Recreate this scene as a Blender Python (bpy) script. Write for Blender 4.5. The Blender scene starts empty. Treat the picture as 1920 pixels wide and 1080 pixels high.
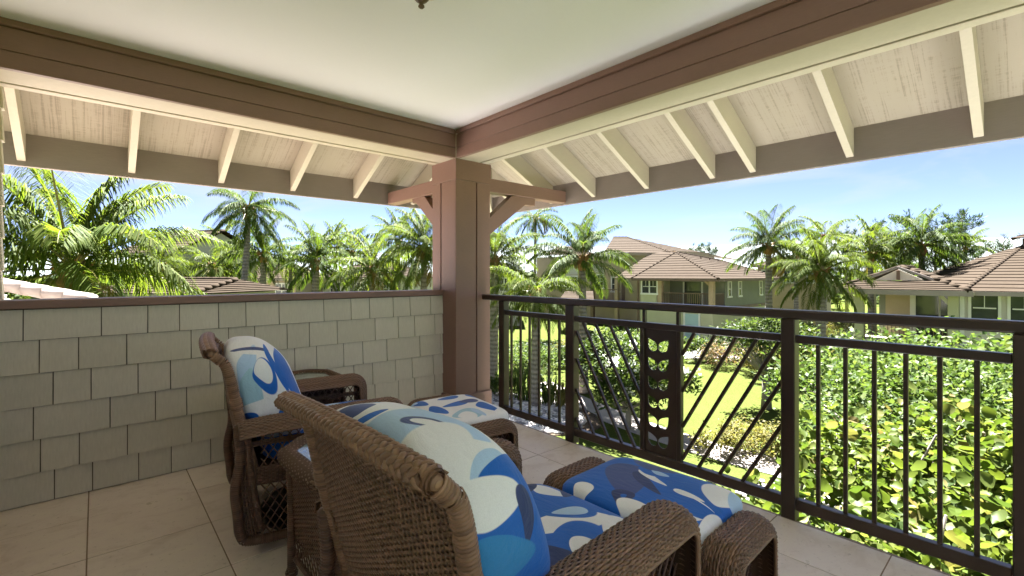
import bpy, math, random
import numpy as np
from mathutils import Vector, Matrix

# ------------------------------------------------------------------ camera, world, sun, exposure
SC = bpy.context.scene
COL = SC.collection
YAW = math.radians(48.41)
EYE = 1.2
FPX = 880.0
HORY = 515.5
cam_d = bpy.data.cameras.new('camera')
cam_d.sensor_width = 36.0
cam_d.lens = FPX / 1920 * 36.0
cam_d.shift_y = -(540 - HORY) / 1920
cam_d.clip_start = 0.03
cam_d.clip_end = 9000
cam = bpy.data.objects.new('camera', cam_d)
cam.location = (0, 0, EYE)
cam.rotation_euler = (math.radians(90), 0, YAW - math.radians(90))
COL.objects.link(cam)
SC.camera = cam

SUN_EL = math.radians(63)
SUN_AZ = math.radians(47)            # measured from +X towards +Y
world = bpy.data.worlds.new('World')
SC.world = world
world.use_nodes = True
wn = world.node_tree.nodes
wl = world.node_tree.links
bg = wn['Background']
sky = wn.new('ShaderNodeTexSky')
sky.sky_type = 'NISHITA'
sky.sun_disc = False
sky.sun_elevation = SUN_EL
sky.sun_rotation = math.radians(90) - SUN_AZ
sky.air_density = 0.38
sky.dust_density = 0.0
sky.ozone_density = 4.0
# thin streaky clouds, the same all round the dome
tc = wn.new('ShaderNodeTexCoord')
mp = wn.new('ShaderNodeMapping')
mp.inputs['Scale'].default_value = (1.1, 1.1, 5.0)
nz = wn.new('ShaderNodeTexNoise')
nz.inputs['Scale'].default_value = 2.2
nz.inputs['Detail'].default_value = 7
nz.inputs['Roughness'].default_value = 0.55
nz.inputs['Distortion'].default_value = 0.6
rp = wn.new('ShaderNodeValToRGB')
rp.color_ramp.elements[0].position = 0.44
rp.color_ramp.elements[0].color = (0.16, 0.16, 0.16, 1)
rp.color_ramp.elements[1].position = 0.66
rp.color_ramp.elements[1].color = (0.75, 0.75, 0.75, 1)
mx = wn.new('ShaderNodeMix')
mx.data_type = 'RGBA'
mx.inputs['B'].default_value = (1.38, 1.47, 1.70, 1)
wl.new(tc.outputs['Generated'], mp.inputs['Vector'])
wl.new(mp.outputs['Vector'], nz.inputs['Vector'])
wl.new(nz.outputs['Fac'], rp.inputs['Fac'])
wl.new(rp.outputs['Color'], mx.inputs['Factor'])
tint = wn.new('ShaderNodeMix')
tint.data_type = 'RGBA'
tint.blend_type = 'MULTIPLY'
tint.inputs['Factor'].default_value = 1.0
tint.inputs['B'].default_value = (0.56, 0.485, 0.50, 1)
wl.new(sky.outputs['Color'], tint.inputs['A'])
wl.new(tint.outputs['Result'], mx.inputs['A'])
wl.new(mx.outputs['Result'], bg.inputs['Color'])
bg.inputs['Strength'].default_value = 0.05

sun_d = bpy.data.lights.new('sun', 'SUN')
sun_d.energy = 5.0
sun_d.angle = math.radians(0.53)
sun_d.color = (1.0, 0.985, 0.965)
sun = bpy.data.objects.new('sun', sun_d)
sdir = Vector((math.cos(SUN_EL) * math.cos(SUN_AZ), math.cos(SUN_EL) * math.sin(SUN_AZ), math.sin(SUN_EL)))
sun.rotation_euler = sdir.to_track_quat('Z', 'Y').to_euler()
sun.location = (0, 0, 60)
COL.objects.link(sun)

vs = SC.view_settings
vs.view_transform = 'Standard'
vs.look = 'None'
vs.exposure = 3.72
vs.gamma = 1.0
vs.use_curve_mapping = False
SC.cycles.max_bounces = 10
SC.cycles.diffuse_bounces = 6
SC.cycles.glossy_bounces = 4
SC.cycles.transmission_bounces = 6
SC.cycles.transparent_max_bounces = 8
SC.cycles.sample_clamp_indirect = 6
SC.cycles.use_denoising = True

GZ = -3.4                                  # garden level, one storey below the balcony floor
FV = Vector((math.cos(YAW), math.sin(YAW), 0))
RV = Vector((math.sin(YAW), -math.cos(YAW), 0))
R = random.Random(7)
NP = np.random.default_rng(11)


def at(px, depth, z=GZ):
    """ground point surveyed by bearing (photo column) and distance ahead"""
    p = FV * depth + RV * ((px - 960) / FPX * depth)
    return Vector((p.x, p.y, z))


def zat(py, depth):
    return EYE + (HORY - py) / FPX * depth


# ------------------------------------------------------------------ mesh builder
class MB:
    def __init__(self):
        self.v = []
        self.f = []

    def add(self, vs_, fs_):
        o = len(self.v)
        self.v.extend(tuple(p) for p in vs_)
        self.f.extend(tuple(i + o for i in f) for f in fs_)
        return self

    def box(self, lo, hi, c=0.0, M=None):
        x0, y0, z0 = lo
        x1, y1, z1 = hi
        if x0 > x1: x0, x1 = x1, x0
        if y0 > y1: y0, y1 = y1, y0
        if z0 > z1: z0, z1 = z1, z0
        if c <= 0:
            vv = [(x0, y0, z0), (x1, y0, z0), (x1, y1, z0), (x0, y1, z0), (x0, y0, z1), (x1, y0, z1), (x1, y1, z1), (x0, y1, z1)]
            ff = [(0, 3, 2, 1), (4, 5, 6, 7), (0, 1, 5, 4), (1, 2, 6, 5), (2, 3, 7, 6), (3, 0, 4, 7)]
        else:
            vv, idx = [], {}
            for i, x in enumerate((x0, x1)):
                for j, y in enumerate((y0, y1)):
                    for k, z in enumerate((z0, z1)):
                        sx, sy, sz = (c if i == 0 else -c), (c if j == 0 else -c), (c if k == 0 else -c)
                        idx[(i, j, k, 0)] = len(vv); vv.append((x, y + sy, z + sz))
                        idx[(i, j, k, 1)] = len(vv); vv.append((x + sx, y, z + sz))
                        idx[(i, j, k, 2)] = len(vv); vv.append((x + sx, y + sy, z))
            ff = []
            I = idx
            for i in (0, 1):
                q = [I[(i, 0, 0, 0)], I[(i, 1, 0, 0)], I[(i, 1, 1, 0)], I[(i, 0, 1, 0)]]
                ff.append(q if i else q[::-1])
                q = [I[(0, i, 0, 1)], I[(0, i, 1, 1)], I[(1, i, 1, 1)], I[(1, i, 0, 1)]]
                ff.append(q if i else q[::-1])
                q = [I[(0, 0, i, 2)], I[(1, 0, i, 2)], I[(1, 1, i, 2)], I[(0, 1, i, 2)]]
                ff.append(q if i else q[::-1])
            for a in (0, 1):
                for b in (0, 1):
                    s = (a + b) % 2
                    q = [I[(a, b, 0, 0)], I[(a, b, 1, 0)], I[(a, b, 1, 1)], I[(a, b, 0, 1)]]
                    ff.append(q if s else q[::-1])
                    q = [I[(a, 0, b, 2)], I[(a, 1, b, 2)], I[(a, 1, b, 0)], I[(a, 0, b, 0)]]
                    ff.append(q if s else q[::-1])
                    q = [I[(0, a, b, 1)], I[(1, a, b, 1)], I[(1, a, b, 2)], I[(0, a, b, 2)]]
                    ff.append(q if s else q[::-1])
            for i in (0, 1):
                for j in (0, 1):
                    for k in (0, 1):
                        t = [I[(i, j, k, 0)], I[(i, j, k, 1)], I[(i, j, k, 2)]]
                        ff.append(t if (i + j + k) % 2 else t[::-1])
        if M is not None:
            vv = [tuple(M @ Vector(p)) for p in vv]
        return self.add(vv, ff)

    def beam(self, a, b, w, h, c=0.0, up=(0, 0, 1)):
        """a box of section w x h from a to b; h along up"""
        a, b, up = Vector(a), Vector(b), Vector(up)
        x = (b - a)
        L = x.length
        x.normalize()
        y = up.cross(x)
        if y.length < 1e-6:
            y = Vector((1, 0, 0)).cross(x)
        y.normalize()
        z = x.cross(y)
        M = Matrix((x, y, z)).transposed().to_4x4()
        M.translation = a
        return self.box((0, -w / 2, -h / 2), (L, w / 2, h / 2), c, M)

    def tube(self, path, r, n=8, cap=True, squash=None):
        """path: points; r: radius or list; squash: list of (normal dir, factor)"""
        P = [Vector(p) for p in path]
        m = len(P)
        rr = r if isinstance(r, (list, tuple)) else [r] * m
        t0 = (P[1] - P[0]).normalized()
        ref = Vector((0, 0, 1)) if abs(t0.z) < 0.9 else Vector((1, 0, 0))
        u = (ref - t0 * ref.dot(t0)).normalized()
        vv, ff = [], []
        for i in range(m):
            t = (P[min(i + 1, m - 1)] - P[max(i - 1, 0)])
            if t.length < 1e-9:
                t = t0.copy()
            t.normalize()
            u = (u - t * u.dot(t))
            if u.length < 1e-6:
                u = t.orthogonal()
            u.normalize()
            w = t.cross(u)
            for k in range(n):
                a = 2 * math.pi * k / n
                vv.append(P[i] + (u * math.cos(a) + w * math.sin(a)) * rr[i])
        for i in range(m - 1):
            for k in range(n):
                k2 = (k + 1) % n
                ff.append((i * n + k, i * n + k2, (i + 1) * n + k2, (i + 1) * n + k))
        if cap:
            ff.append(tuple(range(n))[::-1])
            ff.append(tuple((m - 1) * n + k for k in range(n)))
        return self.add(vv, ff)

    def lathe(self, prof, n=24, center=(0, 0, 0)):
        vv, ff = [], []
        cx, cy, cz = center
        for (r, z) in prof:
            for k in range(n):
                a = 2 * math.pi * k / n
                vv.append((cx + r * math.cos(a), cy + r * math.sin(a), cz + z))
        m = len(prof)
        for i in range(m - 1):
            for k in range(n):
                k2 = (k + 1) % n
                ff.append((i * n + k, i * n + k2, (i + 1) * n + k2, (i + 1) * n + k))
        ff.append(tuple(range(n))[::-1])
        ff.append(tuple((m - 1) * n + k for k in range(n)))
        return self.add(vv, ff)

    def grid(self, fn, nu, nv, flip=False, closed_u=False):
        vv, ff = [], []
        for j in range(nv + 1):
            for i in range(nu + (0 if closed_u else 1)):
                vv.append(fn(i / nu, j / nv))
        w = nu if closed_u else nu + 1
        for j in range(nv):
            for i in range(nu):
                i2 = (i + 1) % w if closed_u else i + 1
                q = (j * w + i, j * w + i2, (j + 1) * w + i2, (j + 1) * w + i)
                ff.append(q[::-1] if flip else q)
        return self.add(vv, ff)

    def prism(self, poly, d):
        """extrude 3-D polygon by vector d"""
        n = len(poly)
        d = Vector(d)
        vv = [Vector(p) for p in poly] + [Vector(p) + d for p in poly]
        ff = [tuple(range(n))[::-1], tuple(range(n, 2 * n))]
        for i in range(n):
            j = (i + 1) % n
            ff.append((i, j, n + j, n + i))
        return self.add(vv, ff)

    def mesh(self, name, mat=None, smooth=False):
        me = bpy.data.meshes.new(name)
        me.from_pydata([tuple(p) for p in self.v], [], self.f)
        if mat: me.materials.append(mat)
        if smooth:
            me.polygons.foreach_set('use_smooth', [True] * len(me.polygons))
        me.update()
        return me

    def build(self, name, mat=None, parent=None, smooth=False, fixn=False):
        me = self.mesh(name, mat, smooth)
        if fixn:
            import bmesh
            b = bmesh.new(); b.from_mesh(me)
            bmesh.ops.recalc_face_normals(b, faces=b.faces)
            b.to_mesh(me); b.free()
        return link(name, me, parent)


def np_mesh(name, V, F, mat=None, smooth=False):
    """V (n,3) array, F (m,k) array of equal-size faces"""
    me = bpy.data.meshes.new(name)
    V = np.asarray(V, dtype=np.float32)
    F = np.asarray(F, dtype=np.int32)
    k = F.shape[1]
    me.vertices.add(len(V)); me.vertices.foreach_set('co', V.ravel())
    me.loops.add(F.size); me.loops.foreach_set('vertex_index', F.ravel())
    me.polygons.add(len(F))
    me.polygons.foreach_set('loop_start', np.arange(0, F.size, k, dtype=np.int32))
    me.polygons.foreach_set('loop_total', np.full(len(F), k, dtype=np.int32))
    if smooth:
        me.polygons.foreach_set('use_smooth', np.ones(len(F), dtype=bool))
    if mat: me.materials.append(mat)
    me.update(calc_edges=True)
    return me


def link(name, data, parent=None, loc=None, rot=None, scale=None):
    o = bpy.data.objects.new(name, data)
    COL.objects.link(o)
    if parent is not None: o.parent = parent
    if loc is not None: o.location = loc
    if rot is not None: o.rotation_euler = rot
    if scale is not None: o.scale = scale if hasattr(scale, '__len__') else (scale,) * 3
    return o


def thing(name, label, cat, loc=(0, 0, 0), rz=0.0, group=None):
    o = bpy.data.objects.new(name, None)
    COL.objects.link(o)
    o.empty_display_size = 0.1
    o.location = loc
    o.rotation_euler = (0, 0, rz)
    return tag(o, label, cat, group)


def tag(o, label, cat, group=None):
    o['label'] = label
    o['category'] = cat
    if group: o['group'] = group
    return o


def struct(o, label=None):
    o['kind'] = 'structure'
    if label: o['label'] = label
    return o


def stuff(o):
    o['kind'] = 'stuff'
    return o


# ------------------------------------------------------------------ materials
def newmat(name):
    m = bpy.data.materials.new(name)
    m.use_nodes = True
    nt = m.node_tree
    return m, nt.nodes, nt.links, nt.nodes['Principled BSDF']


def coords(n, l, scale=(1, 1, 1), kind='Object'):
    t = n.new('ShaderNodeTexCoord')
    mpp = n.new('ShaderNodeMapping')
    mpp.inputs['Scale'].default_value = scale
    l.new(t.outputs[kind], mpp.inputs['Vector'])
    return mpp.outputs['Vector']


def noise(n, l, vec, scale, detail=4, rough=0.55, dist=0.0):
    z = n.new('ShaderNodeTexNoise')
    z.inputs['Scale'].default_value = scale
    z.inputs['Detail'].default_value = detail
    z.inputs['Roughness'].default_value = rough
    z.inputs['Distortion'].default_value = dist
    if vec is not None: l.new(vec, z.inputs['Vector'])
    return z.outputs['Fac']


def ramp(n, l, fac, stops, interp='LINEAR'):
    r = n.new('ShaderNodeValToRGB')
    e = r.color_ramp.elements
    r.color_ramp.interpolation = interp
    while len(e) < len(stops): e.new(0.5)
    for i, (p, c) in enumerate(stops):
        e[i].position = p
        e[i].color = (*c, 1) if len(c) == 3 else c
    l.new(fac, r.inputs['Fac'])
    return r.outputs['Color']


def mixc(n, l, fac, a, b, mode='MIX'):
    m = n.new('ShaderNodeMix')
    m.data_type = 'RGBA'
    m.blend_type = mode
    for key, val in (('Factor', fac), ('A', a), ('B', b)):
        if hasattr(val, 'links') or hasattr(val, 'is_linked'):
            l.new(val, m.inputs[key])
        elif key == 'Factor':
            m.inputs[key].default_value = val
        else:
            m.inputs[key].default_value = (*val, 1)
    return m.outputs['Result']


def bump(n, l, h, strength=0.3, dist=0.01, bs=None):
    b = n.new('ShaderNodeBump')
    b.inputs['Strength'].default_value = strength
    b.inputs['Distance'].default_value = dist
    l.new(h, b.inputs['Height'])
    if bs is not None: l.new(b.outputs['Normal'], bs.inputs['Normal'])
    return b.outputs['Normal']


def painted(name, c, rough=0.5, var=0.12, grain=(1, 1, 1), gscale=30, bstr=0.12, spec=0.4, dirt=None, dscale=3.0):
    m, n, l, bs = newmat(name)
    v = coords(n, l, grain)
    f1 = noise(n, l, v, gscale, 5, 0.6)
    f2 = noise(n, l, coords(n, l, (1, 1, 1)), 1.7, 3)
    lo = tuple(x * (1 - var) for x in c)
    hi = tuple(min(1, x * (1 + var)) for x in c)
    base = ramp(n, l, f2, [(0.3, lo), (0.7, hi)])
    base = mixc(n, l, 0.35, base, ramp(n, l, f1, [(0.3, lo), (0.7, hi)]))
    if dirt:
        fd = noise(n, l, coords(n, l, grain), dscale, 6, 0.7)
        base = mixc(n, l, ramp(n, l, fd, [(0.52, (0, 0, 0)), (0.72, (0.8, 0.8, 0.8))]), base, dirt)
    l.new(base, bs.inputs['Base Color'])
    bs.inputs['Roughness'].default_value = rough
    bs.inputs['Specular IOR Level'].default_value = spec
    bump(n, l, f1, bstr, 0.004, bs)
    return m


def leafmat(name, cols, trans=0.45, rough=0.55, source='island', tcol=None, spec=0.2):
    """foliage: diffuse + glossy coat + light through the blade"""
    m, n, l, bs = newmat(name)
    if source == 'island':
        g = n.new('ShaderNodeNewGeometry'); rnd = g.outputs['Random Per Island']
    else:
        g = n.new('ShaderNodeObjectInfo'); rnd = g.outputs['Random']
    k = len(cols)
    base = ramp(n, l, rnd, [(i / max(1, k - 1), c) for i, c in enumerate(cols)])
    l.new(base, bs.inputs['Base Color'])
    bs.inputs['Roughness'].default_value = rough
    bs.inputs['Specular IOR Level'].default_value = spec
    tr = n.new('ShaderNodeBsdfTranslucent')
    tcol = tcol or (1.25, 1.3, 0.55)
    tm = mixc(n, l, 1.0, base, tcol, 'MULTIPLY')
    l.new(tm, tr.inputs['Color'])
    ms = n.new('ShaderNodeMixShader')
    ms.inputs['Fac'].default_value = trans
    l.new(bs.outputs['BSDF'], ms.inputs[1])
    l.new(tr.outputs['BSDF'], ms.inputs[2])
    l.new(ms.outputs['Shader'], n['Material Output'].inputs['Surface'])
    return m


M = {}
M['ceiling'] = painted('ceiling_white', (0.88, 0.87, 0.925), 0.9, 0.015, gscale=60, bstr=0.05, spec=0.1)
M['beam'] = painted('brown_paint', (0.225, 0.130, 0.104), 0.45, 0.12, (2, 2, 12), 14, 0.18, 0.4)
M['soffit'] = painted('cream_soffit_paint', (0.80, 0.67, 0.52), 0.75, 0.10, (14, 14, 3), 9, 0.35, 0.2, dirt=(0.42, 0.33, 0.23), dscale=3.2)
M['soffit_'] = None
M['rafter'] = painted('cream_rafter_paint', (0.53, 0.465, 0.375), 0.6, 0.08, (3, 3, 10), 12, 0.15, 0.3)
M['fascia'] = painted('taupe_fascia_paint', (0.27, 0.225, 0.205), 0.6, 0.14, (1.5, 1.5, 22), 9, 0.3, 0.3)
M['rail'] = painted('dark_bronze_metal', (0.040, 0.022, 0.016), 0.34, 0.12, gscale=50, bstr=0.03, spec=0.55)
M['glass_table'] = None


def shingle_mat():
    m, n, l, bs = newmat('greige_shingle_paint')
    oi = n.new('ShaderNodeObjectInfo')
    c = ramp(n, l, oi.outputs['Random'], [(0.0, (0.554, 0.507, 0.410)), (0.5, (0.604, 0.556, 0.454)), (1.0, (0.652, 0.602, 0.498))])
    gr = noise(n, l, coords(n, l, (6, 6, 1.0)), 18, 6, 0.65)
    c = mixc(n, l, 0.5, c, ramp(n, l, gr, [(0.3, (0.528, 0.481, 0.393)), (0.7, (0.673, 0.623, 0.516))]))
    l.new(c, bs.inputs['Base Color'])
    bs.inputs['Roughness'].default_value = 0.62
    bump(n, l, gr, 0.25, 0.004, bs)
    return m


def tile_mat():
    m, n, l, bs = newmat('travertine_tile')
    oi = n.new('ShaderNodeObjectInfo')
    v0 = coords(n, l, (1, 1, 1))
    add = n.new('ShaderNodeVectorMath'); add.operation = 'ADD'
    cmb = n.new('ShaderNodeCombineXYZ')
    mul = n.new('ShaderNodeMath'); mul.operation = 'MULTIPLY'; mul.inputs[1].default_value = 37.0
    l.new(oi.outputs['Random'], mul.inputs[0])
    l.new(mul.outputs[0], cmb.inputs['X']); l.new(mul.outputs[0], cmb.inputs['Y'])
    l.new(v0, add.inputs[0]); l.new(cmb.outputs[0], add.inputs[1])
    sc = n.new('ShaderNodeMapping'); sc.inputs['Scale'].default_value = (1.5, 2.3, 1)
    sc.inputs['Rotation'].default_value = (0, 0, 0.15)
    l.new(add.outputs[0], sc.inputs['Vector'])
    f = noise(n, l, sc.outputs[0], 3.4, 9, 0.68, 0.9)
    f2 = noise(n, l, add.outputs[0], 42, 4, 0.7)
    c = ramp(n, l, f, [(0.28, (0.654, 0.540, 0.461)), (0.5, (0.815, 0.704, 0.635)), (0.72, (0.848, 0.747, 0.625))])
    c = mixc(n, l, ramp(n, l, f2, [(0.60, (0, 0, 0)), (0.74, (0.679, 0.718, 0.831))]), c, (0.25, 0.18, 0.12))
    c = mixc(n, l, 0.22, c, ramp(n, l, oi.outputs['Random'], [(0, (0.683, 0.550, 0.474)), (1, (0.848, 0.755, 0.653))]))
    l.new(c, bs.inputs['Base Color'])
    rr = ramp(n, l, f, [(0.3, (0.644, 0.693, 0.847)), (0.7, (0.24, 0.24, 0.24))])
    l.new(rr, bs.inputs['Roughness'])
    bs.inputs['Specular IOR Level'].default_value = 0.8
    bump(n, l, f2, 0.10, 0.002, bs)
    return m




def soffit_mat(along):
    m, n, l, bs = newmat('resawn_soffit')
    ge = n.new('ShaderNodeNewGeometry')
    a = noise(n, l, coords(n, l, (95, 1.6, 1.6) if along == 'Y' else (1.6, 95, 1.6)), 1.0, 5, 0.7)
    b_ = noise(n, l, coords(n, l, (12, 90, 12) if along == 'Y' else (90, 12, 12)), 1.0, 4, 0.7)
    bl_ = noise(n, l, coords(n, l), 1.9, 4, 0.6)
    mm = n.new('ShaderNodeMath'); mm.operation = 'MULTIPLY_ADD'; mm.inputs[1].default_value = 0.38
    l.new(b_, mm.inputs[0]); l.new(a, mm.inputs[2])
    m2 = n.new('ShaderNodeMath'); m2.operation = 'MULTIPLY_ADD'; m2.inputs[1].default_value = 0.36; 
    l.new(bl_, m2.inputs[0]); l.new(mm.outputs[0], m2.inputs[2])
    f = ramp(n, l, m2.outputs[0], [(0.90, (0, 0, 0)), (1.06, (0.8, 0.8, 0.8))])
    c = mixc(n, l, f, (0.37, 0.32, 0.25), (0.25, 0.21, 0.16))
    l.new(c, bs.inputs['Base Color']); bs.inputs['Roughness'].default_value = 0.8
    bs.inputs['Specular IOR Level'].default_value = 0.2
    bump(n, l, mm.outputs[0], 0.4, 0.006, bs)
    return m


M['soffit'] = soffit_mat('Y')
M['soffit_x'] = soffit_mat('X')
M['shingle'] = shingle_mat()
M['tile'] = tile_mat()
M['grout'] = painted('brown_grout', (0.30, 0.215, 0.15), 0.9, 0.15, gscale=60)


def wicker_mat(name, cols, rough=0.36):
    m, n, l, bs = newmat(name)
    g = n.new('ShaderNodeNewGeometry')
    c = ramp(n, l, g.outputs['Random Per Island'], [(i / (len(cols) - 1), c) for i, c in enumerate(cols)])
    f = noise(n, l, coords(n, l, (1, 1, 1)), 26, 4, 0.6)
    c = mixc(n, l, 1.0, c, ramp(n, l, f, [(0.25, (0.86, 0.86, 0.86)), (0.75, (1.14, 1.12, 1.10))]), 'MULTIPLY')
    l.new(c, bs.inputs['Base Color'])
    bs.inputs['Roughness'].default_value = rough
    bs.inputs['Specular IOR Level'].default_value = 0.65
    f2 = noise(n, l, coords(n, l, (1, 1, 1)), 240, 3, 0.6)
    bump(n, l, f2, 0.15, 0.001, bs)
    return m


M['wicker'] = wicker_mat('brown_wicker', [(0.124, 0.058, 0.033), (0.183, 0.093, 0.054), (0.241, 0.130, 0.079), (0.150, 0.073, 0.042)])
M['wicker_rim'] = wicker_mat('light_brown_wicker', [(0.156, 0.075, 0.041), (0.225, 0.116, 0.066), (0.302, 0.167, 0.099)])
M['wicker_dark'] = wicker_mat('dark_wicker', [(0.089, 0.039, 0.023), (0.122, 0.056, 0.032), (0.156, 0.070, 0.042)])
M['backing'] = painted('wicker_backing', (0.085, 0.045, 0.028), 0.8, 0.2, gscale=40)
M['swivel'] = painted('black_swivel_base', (0.012, 0.011, 0.010), 0.4, 0.1)

# ------------------------------------------------------------------ printed fabric
WHITE = (0.87, 0.87, 0.95); ICE = (0.46, 0.64, 0.93); SKYB = (0.21, 0.46, 0.72)
ROYAL = (0.005, 0.125, 0.58); NAVY = (0.025, 0.045, 0.17); SLATE = (0.055, 0.085, 0.28)


def fabric(name, base, shapes, axis='XY', base_noise=None, weave=0.2):
    """flat print: a list of soft organic shapes (superellipse with a bent axis) laid over a base colour.
    shape = (u, v, ru, rv, angle, bend, colour)"""
    m, n, l, bs = newmat(name)
    t = n.new('ShaderNodeTexCoord')
    sp = n.new('ShaderNodeSeparateXYZ')
    l.new(t.outputs['Object'], sp.inputs[0])

    def mth(op, a, b=None, c=None):
        q = n.new('ShaderNodeMath'); q.operation = op
        for i, x in enumerate((a, b, c)):
            if x is None: continue
            if isinstance(x, (int, float)): q.inputs[i].default_value = x
            else: l.new(x, q.inputs[i])
        return q.outputs[0]
    if axis == 'OVER':      # the print runs over the top of the pillow and down its side
        U = mth('ADD', mth('MULTIPLY_ADD', sp.outputs['Z'], 0.9, sp.outputs['Y']), -0.19)
        V = sp.outputs['X']
    elif axis == 'SIDE':
        U = sp.outputs['X']
        V = mth('ADD', mth('MULTIPLY_ADD', sp.outputs['Y'], 0.4, sp.outputs['Z']), 0.116)
    else:
        U, V = sp.outputs[axis[0]], sp.outputs[axis[1]]
    # gentle drift of the print
    wob = n.new('ShaderNodeTexNoise'); wob.inputs['Scale'].default_value = 5.0; wob.inputs['Detail'].default_value = 0.5
    l.new(t.outputs['Object'], wob.inputs['Vector'])
    ws = n.new('ShaderNodeSeparateColor'); l.new(wob.outputs['Color'], ws.inputs[0])
    U = mth('ADD', U, mth('MULTIPLY', mth('SUBTRACT', ws.outputs[0], 0.5), 0.045))
    V = mth('ADD', V, mth('MULTIPLY', mth('SUBTRACT', ws.outputs[1], 0.5), 0.045))
    col = None
    if base_noise:
        fz = n.new('ShaderNodeTexNoise'); fz.inputs['Scale'].default_value = base_noise[0]; fz.inputs['Detail'].default_value = 0.0
        fz.inputs['Distortion'].default_value = 0.7
        mpp = n.new('ShaderNodeMapping'); mpp.inputs['Location'].default_value = (base_noise[1], base_noise[1] * 1.7, 3.1)
        l.new(t.outputs['Object'], mpp.inputs['Vector']); l.new(mpp.outputs[0], fz.inputs['Vector'])
        st = base_noise[2]
        col = ramp(n, l, fz.outputs['Fac'], st, 'CONSTANT')
    cur = col if col is not None else None
    curv = base
    for (u, v, ru, rv, ang, bend, c) in shapes:
        ca, sa = math.cos(ang), math.sin(ang)
        du, dv = mth('SUBTRACT', U, u), mth('SUBTRACT', V, v)
        a = mth('ADD', mth('MULTIPLY', du, ca), mth('MULTIPLY', dv, sa))
        b = mth('SUBTRACT', mth('MULTIPLY', dv, ca), mth('MULTIPLY', du, sa))
        a = mth('DIVIDE', a, ru)
        b = mth('SUBTRACT', mth('DIVIDE', b, rv), mth('MULTIPLY', mth('MULTIPLY', a, a), bend))
        # teardrop: wider at one end
        wdt = mth('ADD', 1.0, mth('MULTIPLY', a, 0.42))
        b = mth('DIVIDE', b, wdt)
        d = mth('ADD', mth('MULTIPLY', a, a), mth('MULTIPLY', b, b))
        edge = mth('MULTIPLY', mth('SUBTRACT', 1.0, d), 9.0)
        msk = mth('MINIMUM', mth('MAXIMUM', mth('ADD', edge, 0.5), 0.0), 1.0)
        cur = mixc(n, l, msk, cur if cur is not None else curv, c)
    th = noise(n, l, t.outputs['Object'], 420, 2, 0.5)
    wr = noise(n, l, coords(n, l, (2.0, 0.7, 1.6)), 9, 4, 0.6, 1.6)
    cc = mixc(n, l, 1.0, cur, ramp(n, l, th, [(0.3, (0.93, 0.93, 0.93)), (0.7, (1.03, 1.03, 1.03))]), 'MULTIPLY')
    l.new(cc, bs.inputs['Base Color'])
    bs.inputs['Roughness'].default_value = 0.6
    bs.inputs['Specular IOR Level'].default_value = 0.3
    bs.inputs['Sheen Weight'].default_value = 0.15
    b1 = n.new('ShaderNodeBump'); b1.inputs['Strength'].default_value = 0.22; b1.inputs['Distance'].default_value = 0.02
    l.new(wr, b1.inputs['Height'])
    b2 = n.new('ShaderNodeBump'); b2.inputs['Strength'].default_value = weave; b2.inputs['Distance'].default_value = 0.001
    l.new(th, b2.inputs['Height']); l.new(b1.outputs[0], b2.inputs['Normal'])
    l.new(b2.outputs[0], bs.inputs['Normal'])
    return m

# ================================================================== THE BALCONY
Xc, Yc = 2.288, 3.294          # inner corner of the column / inner faces of the beams
YW = 3.50                      # inner face of the parapet
XE = 2.55                      # floor edge
ZB, ZC = 2.193, 2.428          # beam underside, ceiling
XF, YF = 3.70, 4.58            # inner faces of the eave boards
XH = -0.372                    # face of the house wall behind the camera

# ---- floor: slab + tiles
floor = struct(MB().box((-0.5, -1.5, -0.30), (XE + 0.012, 3.72, -0.0022)).build('balcony_floor', M['grout']))
tjx = [-0.475 + 0.4475 * k for k in range(7)] + [XE]
tjy = [-1.3775 + 0.4505 * k for k in range(11)] + [YW + 0.01]
g = 0.0026
for i in range(len(tjx) - 1):
    for j in range(len(tjy) - 1):
        x0, x1, y0, y1 = tjx[i], tjx[i + 1], tjy[j], tjy[j + 1]
        if x1 - x0 < 0.03 or y1 - y0 < 0.03: continue
        b = MB()
        dz = R.uniform(-0.0006, 0.0006)
        cx, cy = (x0 + x1) / 2, (y0 + y1) / 2
        hx, hy = (x1 - x0) / 2 - g, (y1 - y0) / 2 - g
        b.box((-hx, -hy, -0.010), (hx, hy, dz), 0.0012)
        o = b.build('tile', M['tile'], floor)
        o.location = (cx, cy, 0)
edge = MB().box((XE + 0.013, -1.5, -0.42), (XE + 0.05, 3.60, -0.016), 0.003)
edge.build('floor_edge_board', M['beam'], floor)

# ---- parapet with shingles
par = thing('parapet_wall', 'low greige shingle-clad wall with brown cap, behind the wicker chairs', 'wall', (0, 0, 0))
MB().box((XH - 0.2, YW + 0.006, -0.3), (2.60, 3.66, 1.02)).build('wall_core', painted('wall_backing', (0.13, 0.11, 0.08), 0.9), par)
rowz = [1.020, 0.858, 0.683, 0.508, 0.335, 0.161, 0.004]
joints = [
    [-0.28, 0.025, 0.231, 0.385, 0.59, 0.746, 0.95, 1.255, 1.46, 1.609, 1.811, 1.965, 2.164],
    [-0.221, -0.069, 0.135, 0.444, 0.646, 0.799, 1.002, 1.153, 1.354, 1.655, 1.857, 2.008, 2.206],
    [-0.169, -0.018, 0.186, 0.34, 0.544, 0.85, 1.053, 1.204, 1.403, 1.554, 1.756, 2.058, 2.267],
    [-0.243, 0.062, 0.267, 0.421, 0.624, 0.777, 0.982, 1.282, 1.483, 1.635, 1.833, 1.985, 2.19],
    [-0.217, -0.066, 0.138, 0.446, 0.649, 0.80, 1.005, 1.156, 1.36, 1.655, 1.86, 2.01, 2.207],
    [-0.164, -0.012, 0.189, 0.344, 0.547, 0.853, 1.056, 1.208, 1.41, 1.56, 1.76, 2.06]]
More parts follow.
